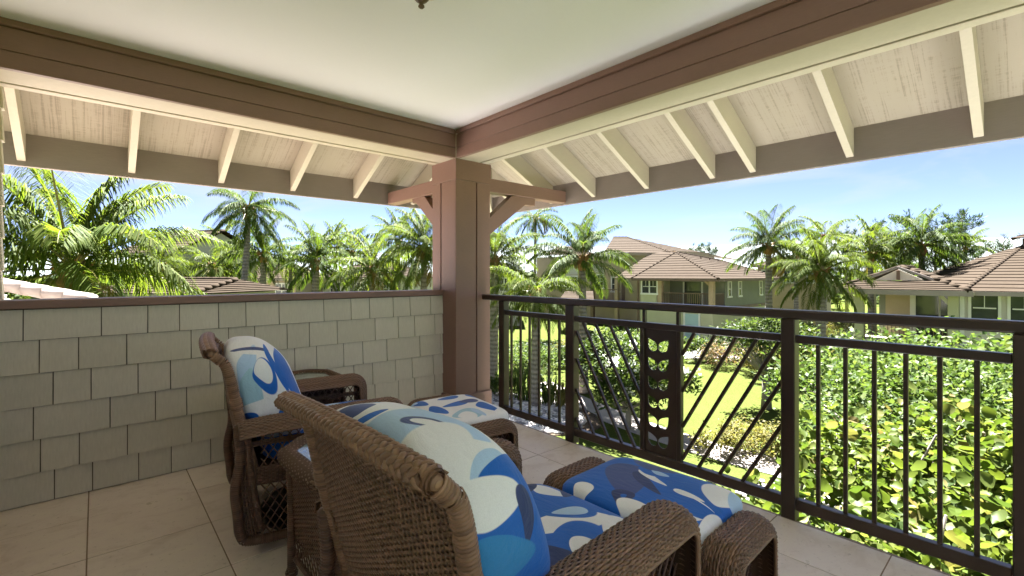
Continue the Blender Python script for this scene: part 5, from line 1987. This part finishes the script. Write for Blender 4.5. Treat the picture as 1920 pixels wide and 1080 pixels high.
class Wall:
    """local frame on a vertical wall: o = bottom corner, e = direction along, n = outward"""
    def __init__(self, o, e, nrm):
        self.o, self.e, self.n = Vector(o), Vector(e).normalized(), Vector(nrm).normalized()

    def p(self, u, z, out=0.0):
        q = self.o + self.e * u + self.n * out
        return (q.x, q.y, z)

    def slab(self, mb, u0, u1, z0, z1, o0, o1):
        pts = [self.p(u, z, o) for o in (o0, o1) for (u, z) in ((u0, z0), (u1, z0), (u1, z1), (u0, z1))]
        mb.add(pts, [(0, 3, 2, 1), (4, 5, 6, 7), (0, 1, 5, 4), (1, 2, 6, 5), (2, 3, 7, 6), (3, 0, 4, 7)])
        return mb

    def box(self, t, name, mat, u0, u1, z0, z1, o0, o1):
        return self.slab(MB(), u0, u1, z0, z1, o0, o1).build(name, M[mat], t, fixn=True)

    def window(self, t, u0, u1, z0, z1, lights=2, fw=.07, hung=True, trim='white_trim'):
        fr = MB()
        self.slab(fr, u0 - fw, u1 + fw, z1, z1 + fw * 1.2, 0.003, .06)
        self.slab(fr, u0 - fw, u0, z0, z1, 0.003, .055)
        self.slab(fr, u1, u1 + fw, z0, z1, 0.003, .055)
        for k in range(1, lights):
            u = u0 + (u1 - u0) * k / lights
            self.slab(fr, u - .05, u + .05, z0, z1, 0.003, .054)
        if hung:
            for k in range(lights):
                ua, ub = u0 + (u1 - u0) * k / lights + .051, u0 + (u1 - u0) * (k + 1) / lights - .051
                zm = (z0 + z1) / 2
                self.slab(fr, ua, ub, zm - .025, zm + .025, 0.004, .045)
                self.slab(fr, (ua + ub) / 2 - .012, (ua + ub) / 2 + .012, zm + .026, z1, 0.004, .04)
        o = fr.build('window', M[trim], t, fixn=True)
        self.slab(MB(), u0, u1, z0, z1, 0.004, .016).build('pane', M['pane'], o, fixn=True)
        self.slab(MB(), u0 - fw * 1.5, u1 + fw * 1.5, z0 - fw * 1.4, z0, 0.003, .085).build('sill', M[trim], o, fixn=True)
        return o


def picket_rail(t, a, b, z0, z1, mat='brown_trim'):
    mb = MB()
    a, b = Vector(a), Vector(b)
    mb.beam((a.x, a.y, z1), (b.x, b.y, z1), .07, .07)
    mb.beam((a.x, a.y, z0 + .08), (b.x, b.y, z0 + .08), .05, .05)
    n = max(2, int((b - a).length / .14))
    for i in range(n + 1):
        p = a.lerp(b, i / n)
        mb.box((p.x - .015, p.y - .015, z0), (p.x + .015, p.y + .015, z1 - .036))
    o = mb.build('balcony_rail', M[mat], t)
    o['kind'] = 'stuff'
    return o


# ---- green two-storey house beyond the lawn
h = thing('green_house', 'two-storey sage green house with hipped tile roof and corner balcony across the lawn', 'house')
ze, zf = .93, -1.12
fx, cy_ = 31.6, 14.9
y1 = 20.6
MB().box((fx, cy_, GZ - .1), (fx + 9.5, y1, zf)).build('lower_wall', M['wall_green'], h)
# upper storey with the corner cut back for the balcony
MB().box((fx, cy_ + 4.3, zf + .002), (fx + 9.5, y1 - .002, ze + .1)).build('front_wall', M['wall_green'], h)
MB().box((fx + 1.9, cy_, zf + .002), (fx + 9.498, cy_ + 4.298, ze + .1)).build('side_wall', M['wall_dgreen'], h)
MB().box((fx - .04, cy_ - .04, zf - .16), (fx + 9.6, cy_ - .001, zf + .06)).build('belt_trim', M['brown_trim'], h)
MB().box((fx - .05, cy_ - .03, zf - .10), (fx - .001, y1, zf + .05)).build('belt_trim', M['brown_trim'], h)
Wf = Wall((fx, y1, 0), (0, -1, 0), (-1, 0, 0))           # u runs from the far end towards the corner
Wf.window(h, .18 - .6 + .6, 1.42, zf + .95, ze - .12, 2, .10)
Wf.box(h, 'downpipe', 'brown_trim', -.25, -.13, GZ, ze, 0.003, .09)
Wb = Wall((fx + 1.9, cy_ + 4.298, 0), (0, -1, 0), (-1, 0, 0))
Wb.box(h, 'sliding_door', 'white_trim', 1.1, 1.22, zf + .003, ze - .25, .003, .05)
Wb.box(h, 'sliding_door', 'white_trim', 2.55, 2.67, zf + .003, ze - .25, .003, .05)
Wb.box(h, 'pane', 'pane', 1.221, 2.549, zf + .003, ze - .25, .003, .02)
for (px_, py_) in ((fx + .12, cy_ + .12), (fx + .12, cy_ + 4.05)):
    MB().box((px_ - .17, py_ - .17, zf + .002), (px_ + .17, py_ + .17, ze - .02), .02).build('pillar', M['post_stone'], h)
    MB().prism([(px_ - .05, py_ + .171, ze - .55), (px_ - .05, py_ + .171, ze - .30), (px_ - .05, py_ + .55, ze - .02), (px_ - .05, py_ + .72, ze - .02)], (.1, 0, 0)).build('brace', M['post_stone'], h, fixn=True)
picket_rail(h, (fx + .12, cy_ + .3, 0), (fx + .12, cy_ + 3.87, 0), zf + .01, zf + 1.0)
picket_rail(h, (fx + .3, cy_ + .12, 0), (fx + 1.88, cy_ + .12, 0), zf + .01, zf + 1.0)
Ws = Wall((fx, cy_, 0), (1, 0, 0), (0, -1, 0))
for u in (2.35, 4.1, 8.0):
    Ws.window(h, u, u + .42, zf + .80, ze - .25, 1, .09)
Wg = Wall((fx, y1, 0), (0, -1, 0), (-1, 0, 0))
Wg.box(h, 'door', 'door_blue', 3.7, 4.7, GZ + .02, zf - .45, .003, .05)
Wg.box(h, 'door_trim', 'white_trim', 3.58, 3.699, GZ + .02, zf - .38, .003, .07)
Wg.box(h, 'door_trim', 'white_trim', 4.701, 4.82, GZ + .02, zf - .38, .003, .07)
ov = .75
E1 = (fx - ov, cy_ - ov, ze); E2 = (fx - ov, y1 + .3, ze); E3 = (fx + 9.5 + ov, cy_ - ov, ze)
AP = at(1268, 38.2, zat(473, 38.2)); RD = at(1350, 44, zat(488, 44))
AP = (AP.x, AP.y, AP.z); RD = (RD.x, RD.y, RD.z)
VL = at(1222, 41, zat(474, 41)); VL = (VL.x, VL.y, VL.z)
E0 = (fx - ov + 1.5, y1 + 3.0, ze)
roof_obj(h, [(E2, E1, AP, AP), (E1, E3, RD, AP), (E0, E2, AP, VL)], [(E1, AP), (E2, AP), (AP, RD), (RD, E3)], 11)
MB().box((fx - ov - .02, cy_ - ov - .02, ze - .17), (fx - ov + .03, y1 + .3, ze + .01)).build('fascia', M['brown_trim'], h)
MB().box((fx - ov + .031, cy_ - ov - .02, ze - .17), (fx + 9.5 + ov, cy_ - ov + .03, ze + .01)).build('fascia', M['brown_trim'], h)
MB().box((fx - ov + .032, cy_ - ov + .032, ze - .06), (fx + 9.5 + ov, y1 + .3, ze - .04)).build('eave_soffit', M['wall_tan'], h)
for k, q in enumerate((.3, .5, .7)):
    p = Vector(AP).lerp(Vector(RD), q) + Vector((0, -.9, -.35))
    MB().tube([(p.x, p.y, p.z - .1), (p.x, p.y, p.z + .22)], .05, 8).build('vent_pipe', M['brown_trim'], h)
# left wing with higher roof
wx = 36.0
wy0, wy1 = y1 + .002, 36.5
zt_ = 3.1
MB().box((wx, wy0, GZ - .1), (wx + 8, wy1, zt_)).build('wing_wall', M['wall_tan'], h)
Ww = Wall((wx, wy1, 0), (0, -1, 0), (-1, 0, 0))


def upx(px):                      # distance along the wing wall seen at photo column px
    d = FV + RV * ((px - 960) / FPX)
    t = wx / d.x
    return wy1 - d.y * t, t


for (pa, pb, ya, yb) in ((1064, 1082, 540, 519), (1109, 1131, 539, 516)):
    ua, ta = upx(pa); ub, tb = upx(pb)
    Ww.window(h, ua, ub, zat(ya, ta), zat(yb, ta), 2, .12)
    Ww.box(h, 'wall_panel', 'wall_pale', ua - .1, ub + .1, zat(yb - 4, ta), zat(yb - 20, ta), .003, .04)
ua, ta = upx(1148); ub, tb = upx(1160)
Ww.window(h, ua, ub, zat(545, ta), zat(521, ta), 1, .12)
ua, ta = upx(1166); ub, tb = upx(1172)
Ww.box(h, 'door', 'brown_trim', ua, ub, zat(575, ta), zat(522, ta), .003, .04)
ua, ta = upx(1056); ub, tb = upx(1112)
Ww.box(h, 'lower_window', 'pane', upx(1072)[0], upx(1100)[0], GZ + .9, GZ + 2.1, .003, .05)
# wing balcony
by0, by1 = 25.0, 28.0
MB().box((wx - 1.3, by0, -1.3), (wx - .001, by1, -1.15)).build('wing_deck', M['brown_trim'], h)
picket_rail(h, (wx - 1.25, by0, 0), (wx - 1.25, by1, 0), -1.149, -.1)
for yy in (by0 + .15, by1 - .1):
    MB().box((wx - 1.28, yy - .17, GZ), (wx - .95, yy + .17, 1.5), .02).build('pillar', M['brown_trim'] if yy > by0 + 1 else M['post_stone'], h)
q0 = at(1046, 38, zat(566, 38)); q1 = at(1114, 34, zat(566, 34)); q2 = at(1112, 40, zat(546, 40)); q3 = at(1060, 44, zat(546, 44))
roof_obj(h, [(q0, q1, q2, q3)], [], 8, 'lower_roof')
u0 = at(1132, 42, zat(473, 42)); u1 = at(1262, 40, zat(475, 40)); u2 = at(1176, 49, zat(445, 49)); u3 = at(1150, 50, zat(445, 50))
u4 = at(1395, 52, zat(489, 52)); u5 = at(1020, 52, zat(478, 52)); u6 = at(1046, 58, zat(462, 58)); u7 = at(1080, 56, zat(462, 56))
roof_obj(h, [(u0, u1, u2, u3), (u1, u4, u2, u2)], [(u1, u2), (u2, u3)], 9, 'upper_roof')
roof_obj(h, [(u5, at(1120, 50, zat(478, 50)), u7, u6)], [], 7, 'wing_roof')
a_, b_ = Vector(u0), Vector(u1)
MB().beam(a_ + Vector((0, 0, -.12)), b_ + Vector((0, 0, -.12)), .05, .22).build('fascia', M['wall_tan'], h)
MB().box((wx + 1.0, y1 + .01, zt_ + .001), (wx + 7, wy1 - 4, zat(476, 46))).build('gable_wall', M['wall_tan'], h)

# ---- low hipped house on the right
h2 = thing('low_house', 'low house with wide hipped tile roof, small gable vent and paired white windows', 'house')
ex, ez = 25.8, .56
ya, yb = 6.55, 1.85
MB().box((ex + 2.6, -6.0, GZ - .1), (ex + 11, 5.2, ez + .05)).build('main_wall', M['wall_dgreen'], h2)
MB().box((ex + .9, -6.0, GZ - .1), (ex + 2.599, yb + .25, ez + .05)).build('front_wall', M['wall_pale'], h2)
MB().box((ex + .6, yb - .1, GZ - .1), (ex + 2.6, ya - .6, -1.75)).build('porch_base', M['wall_green'], h2)
W2 = Wall((ex + .9, yb + .25, 0), (0, -1, 0), (-1, 0, 0))
W2.window(h2, .22, .98, -.62, .36, 1, .09)
W2.window(h2, 1.32, 2.05, -.62, .36, 1, .09)
W2.box(h2, 'corner_board', 'white_trim', -.12, .02, GZ, ez, .003, .05)
W3 = Wall((ex + 2.6, 5.2, 0), (0, -1, 0), (-1, 0, 0))
W3.box(h2, 'wall_panel', 'wall_tan', .25, 1.15, -1.7, ez - .1, .003, .03)
W3.box(h2, 'sliding_door', 'white_trim', 1.16, 1.36, -1.7, ez - .1, .003, .06)
W3.box(h2, 'pane', 'pane', 1.361, 2.15, -1.7, ez - .15, .003, .03)
W3.box(h2, 'sliding_door', 'white_trim', 2.151, 2.22, -1.7, ez - .1, .003, .06)
W3.box(h2, 'pane', 'pane', 2.221, 3.25, -1.7, ez - .15, .003, .03)
for y in (ya - .95, yb + .55):
    MB().box((ex + .65, y - .17, -1.749), (ex + .99, y + .17, ez - .05), .02).build('pillar', M['wall_green'], h2)
    MB().prism([(ex + .7, y + .171, ez - .62), (ex + .7, y + .171, ez - .40), (ex + .7, y + .45, ez - .06), (ex + .7, y + .60, ez - .06)], (.1, 0, 0)).build('brace', M['wall_pale'], h2, fixn=True)
picket_rail(h2, (ex + .8, ya - 1.15, 0), (ex + .8, yb + .75, 0), -1.749, -.75)
# roof
G0 = (ex, ya, ez); G1 = (ex, yb, ez)
PK = (ex + 1.9, (ya + yb) / 2 + .05, ez + 1.02)
g0 = (ex + .9, ya - .9, ez + .38); g1 = (ex + .9, yb + .95, ez + .38)
TOP = at(1902, 25, zat(459, 25)); TOP = (TOP.x, TOP.y, TOP.z)
BK = (ex + 9, ya + .3, ez)
RG = (ex + 6.0, -7.5, TOP[2])
PKb = (ex + 5.0, PK[1], ez + 1.02)
roof_obj(h2, [(G0, G1, g1, g0)], [], 5, 'porch_roof')
roof_obj(h2, [(g0, (ex + 5, ya - .9, ez + .38), PKb, PK), ((ex + 5, yb + .95, ez + .38), g1, PK, PKb)], [(PK, PKb), (G1, g1), (g1, PK), (g0, PK), (G0, g0)], 5, 'gable_roof')
roof_obj(h2, [((ex + .25, yb + .2, ez - .02), (ex + .25, -9.0, ez - .02), (TOP[0], -9.0, TOP[2]), (TOP[0], TOP[1] - .4, TOP[2]))], [], 17, 'main_roof')
roof_obj(h2, [((ex + 9, ya - .5, ez), (ex + .25, yb + .2, ez - .02), (TOP[0], TOP[1] - .4, TOP[2]), (TOP[0] + 1, TOP[1] - .3, TOP[2]))], [((ex + .25, yb + .2, ez), (TOP[0], TOP[1] - .4, TOP[2]))], 17, 'side_roof')
MB().box((ex - .03, yb - .1, ez - .22), (ex + .02, ya + .02, ez + .005)).build('fascia', M['fascia'], h2)
MB().box((ex + .22, -9.0, ez - .18), (ex + .27, yb - .101, ez - .01)).build('fascia', M['fascia'], h2)
MB().box((ex + .03, yb - .1, ez - .08), (ex + 2.6, ya, ez - .05)).build('eave_soffit', M['wall_tan'], h2)
MB().box((ex + .28, -9.0, ez - .08), (ex + 2.6, yb - .101, ez - .05)).build('eave_soffit', M['wall_tan'], h2)
gm = MB().prism([(ex + 1.2, ya - 1.45, ez + .40), (ex + 1.2, yb + 1.5, ez + .40), (ex + 1.2, PK[1], ez + .90)], (.05, 0, 0)).build('gable_wall', M['wall_pale'], h2, fixn=True)
MB().box((ex + 1.12, PK[1] - .06, ez + .42), (ex + 1.199, PK[1] + .06, ez + .84)).build('gable_bracket', M['brown_trim'], h2)
MB().beam((ex + 1.0, ya - 1.1, ez + .42), (ex + 1.0, PK[1], ez + .98), .10, .10).build('barge_board', M['fascia'], h2)
MB().beam((ex + 1.0, PK[1], ez + .98), (ex + 1.0, yb + 1.15, ez + .42), .10, .10).build('barge_board', M['fascia'], h2)
# roof lantern at the ridge
lt = TOP
MB().box((lt[0] - .9, lt[1] - 4.0, lt[2] - .3), (lt[0] + 1.2, lt[1] - .3, lt[2] + .28)).build('lantern_wall', M['brown_trim'], h2)
lz = lt[2] + .28
roof_obj(h2, [((lt[0] - 1.3, lt[1] + .1, lz), (lt[0] - 1.3, lt[1] - 4.4, lz), (lt[0] + .2, lt[1] - 4.4, lz + .5), (lt[0] + .2, lt[1] - .9, lz + .5)),
              ((lt[0] + 1.6, lt[1] + .1, lz), (lt[0] - 1.3, lt[1] + .1, lz), (lt[0] + .2, lt[1] - .9, lz + .5), (lt[0] + .2, lt[1] - .9, lz + .5))], [], 4, 'lantern_roof')

# ---- neighbours' roofs over the parapet
def gable_house(name, label, a, b, dpt, ze_, zr, n=8, wallm='wall_pale', hip=0.0, zb=GZ):
    """eave line a-b (xy) facing the balcony, running back dpt metres"""
    a, b = Vector((a[0], a[1], 0)), Vector((b[0], b[1], 0))
    t = thing(name, label, 'house')
    e = (b - a).normalized(); bk = Vector((-e.y, e.x, 0))
    if bk.dot(FV) < 0: bk = -bk
    hh = bk * dpt / 2
    r0 = a + hh + e * hip; r1 = b + hh - e * hip
    up = lambda p, z: (p.x, p.y, z)
    a2, b2 = a + bk * dpt, b + bk * dpt
    pl_ = [(up(a, ze_), up(b, ze_), up(r1, zr), up(r0, zr)), (up(b2, ze_), up(a2, ze_), up(r0, zr), up(r1, zr))]
    if hip > 0:
        pl_ += [(up(b, ze_), up(b2, ze_), up(r1, zr), up(r1, zr)), (up(a2, ze_), up(a, ze_), up(r0, zr), up(r0, zr))]
    rd = [(up(r0, zr), up(r1, zr))]
    if hip > 0: rd += [(up(a, ze_), up(r0, zr)), (up(b, ze_), up(r1, zr))]
    else: rd += [(up(b, ze_), up(r1, zr)), (up(a, ze_), up(r0, zr))]
    roof_obj(t, pl_, rd, n)
    ins = .5
    i0, i1, i2, i3 = a + e * ins + bk * ins, b - e * ins + bk * ins, b2 - e * ins - bk * ins, a2 + e * ins - bk * ins
    MB().prism([up(i0, zb - .1), up(i1, zb - .1), up(i2, zb - .1), up(i3, zb - .1)], (0, 0, ze_ - zb + .05)).build('wall', M[wallm], t, fixn=True)
    MB().beam(up(a, ze_ - .1), up(b, ze_ - .1), .05, .2).build('fascia', M['fascia'], t)
    if hip == 0:
        for p, q, r in ((a, a2, r0), (b, b2, r1)):
            s = e * (ins if p == a else -ins)
            MB().prism([up(p + bk * ins + s, ze_), up(q - bk * ins + s, ze_), up(r + s, zr - .12)], tuple(e * .05)).build('gable_wall', M[wallm], t, fixn=True)
    w_ = Wall(up(i0, 0), e, -bk)
    Lw = (i1 - i0).length
    for k in range(3):
        u = Lw * (k + .5) / 3
        w_.window(t, u - .5, u + .5, ze_ - 1.6, ze_ - .5, 2, .09)
    return t


def xy(px, d):
    p = at(px, d); return (p.x, p.y)


gable_house('neighbour_house', 'tile-roofed house whose striped roof peak shows behind the big palm', xy(215, 31), xy(322, 29), 7.0, zat(474, 30), zat(436, 30) + .35, 8)
gable_house('neighbour_house', 'tile-roofed house with low eave between the big palm and the tall trunk', xy(150, 17.5), xy(352, 16.5), 5.5, zat(551, 17), zat(524, 19), 7, hip=.5)
gable_house('neighbour_house', 'house half hidden by palms beyond the parapet', xy(385, 40), xy(560, 40), 8, zat(522, 40), zat(490, 44), 9, 'wall_tan', 3.0)
gable_house('neighbour_house', 'grey house glimpsed between low palms near the column', xy(590, 44), xy(760, 42), 8, zat(520, 42), zat(492, 46), 9, 'wall_pale', 3.0)
gable_house('neighbour_house', 'distant house roof between the tall corner palm and the full-crowned palm', xy(1408, 46), xy(1560, 42), 8, zat(497, 44), zat(480, 48), 8, 'wall_tan', 3.0)
gable_house('neighbour_house', 'small pale house behind the weeping palm by the column', xy(905, 42), xy(985, 42), 8, zat(512, 42), zat(496, 46), 8, 'wall_pale', 2.5)
# the lower roof right under the parapet, its hip end in view; hidden part extended and paled to bounce light
M['roof_pale'] = painted('pale_bounce_tile', (0.33, 0.285, 0.25), .95, .14, gscale=5, bstr=.3, spec=.1)
t = thing('low_tile_roof', 'pale tiled lower roof close under the parapet at the house wall', 'roof')
A1 = at(150, 5.7, zat(558, 5.7)); A2_ = at(-60, 6.6, zat(522, 6.6))
mb = courses((2.2, 3.75, -.25), (A1.x, A1.y + 1.3, .30), tuple(A2_), (-3.8, 4.25, .98), 9, .05)
o = mb.build('roof', M['roof_pale'], t); stuff(o)
rm = MB()
ridge_cap(rm, A1 + Vector((0.1, .2, -.05)), A2_, .085)
rm.build('ridge_tiles', M['roof_pale'], o, True)
MB().prism([(-4.5, 4.2, GZ), (2.0, 4.2, GZ), (2.0, 6.0, GZ), (-4.5, 6.0, GZ)], (0, 0, 2.9)).build('wall', M['wall_pale'], t, fixn=True)

# ---- far slope on the skyline
def hill():
    mb = MB()
    n = 60
    vv, ff = [], []
    for i in range(n + 1):
        a = math.radians(-30 + 150 * i / n)
        hgt = 150 + 55 * math.sin(a * 2.3 + .4) + 18 * math.sin(a * 9)
        for (r, z) in ((2300, -8), (2900, hgt * .55), (3300, hgt)):
            vv.append((r * math.cos(a), r * math.sin(a), z))
    for i in range(n):
        for k in range(2):
            ff.append((i * 3 + k, (i + 1) * 3 + k, (i + 1) * 3 + k + 1, i * 3 + k + 1))
    return mb.add(vv, ff)


M['hill'] = painted('hazed_scrub_slope', (0.10, 0.115, 0.12), .95, .2, gscale=.02, bstr=0)  # distance haze put into the scrub's base colour as blue-grey
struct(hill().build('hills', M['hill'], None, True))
# scattered wooded belt between the houses and the slope
def belt():
    rs = np.random.default_rng(91)
    Cs = []
    for i in range(170):
        a = math.radians(rs.uniform(-5, 105)); r = rs.uniform(75, 150)
        h_ = rs.uniform(3.0, 6.2)
        c = np.array([r * math.cos(a), r * math.sin(a), GZ + h_ * .5])
        q = rs.normal(size=(160, 3)); q /= np.linalg.norm(q, axis=1)[:, None]
        Cs.append(c + q * np.array([3.4, 3.4, h_ * .5]) * rs.uniform(.5, 1, (160, 1)))
    C = np.concatenate(Cs)
    V, F = leaves_np(C, 1.1, rs, .5, .25, .6)
    return stuff(link('woods', np_mesh('woods', V, F, M['leaf_mid'])))


belt()
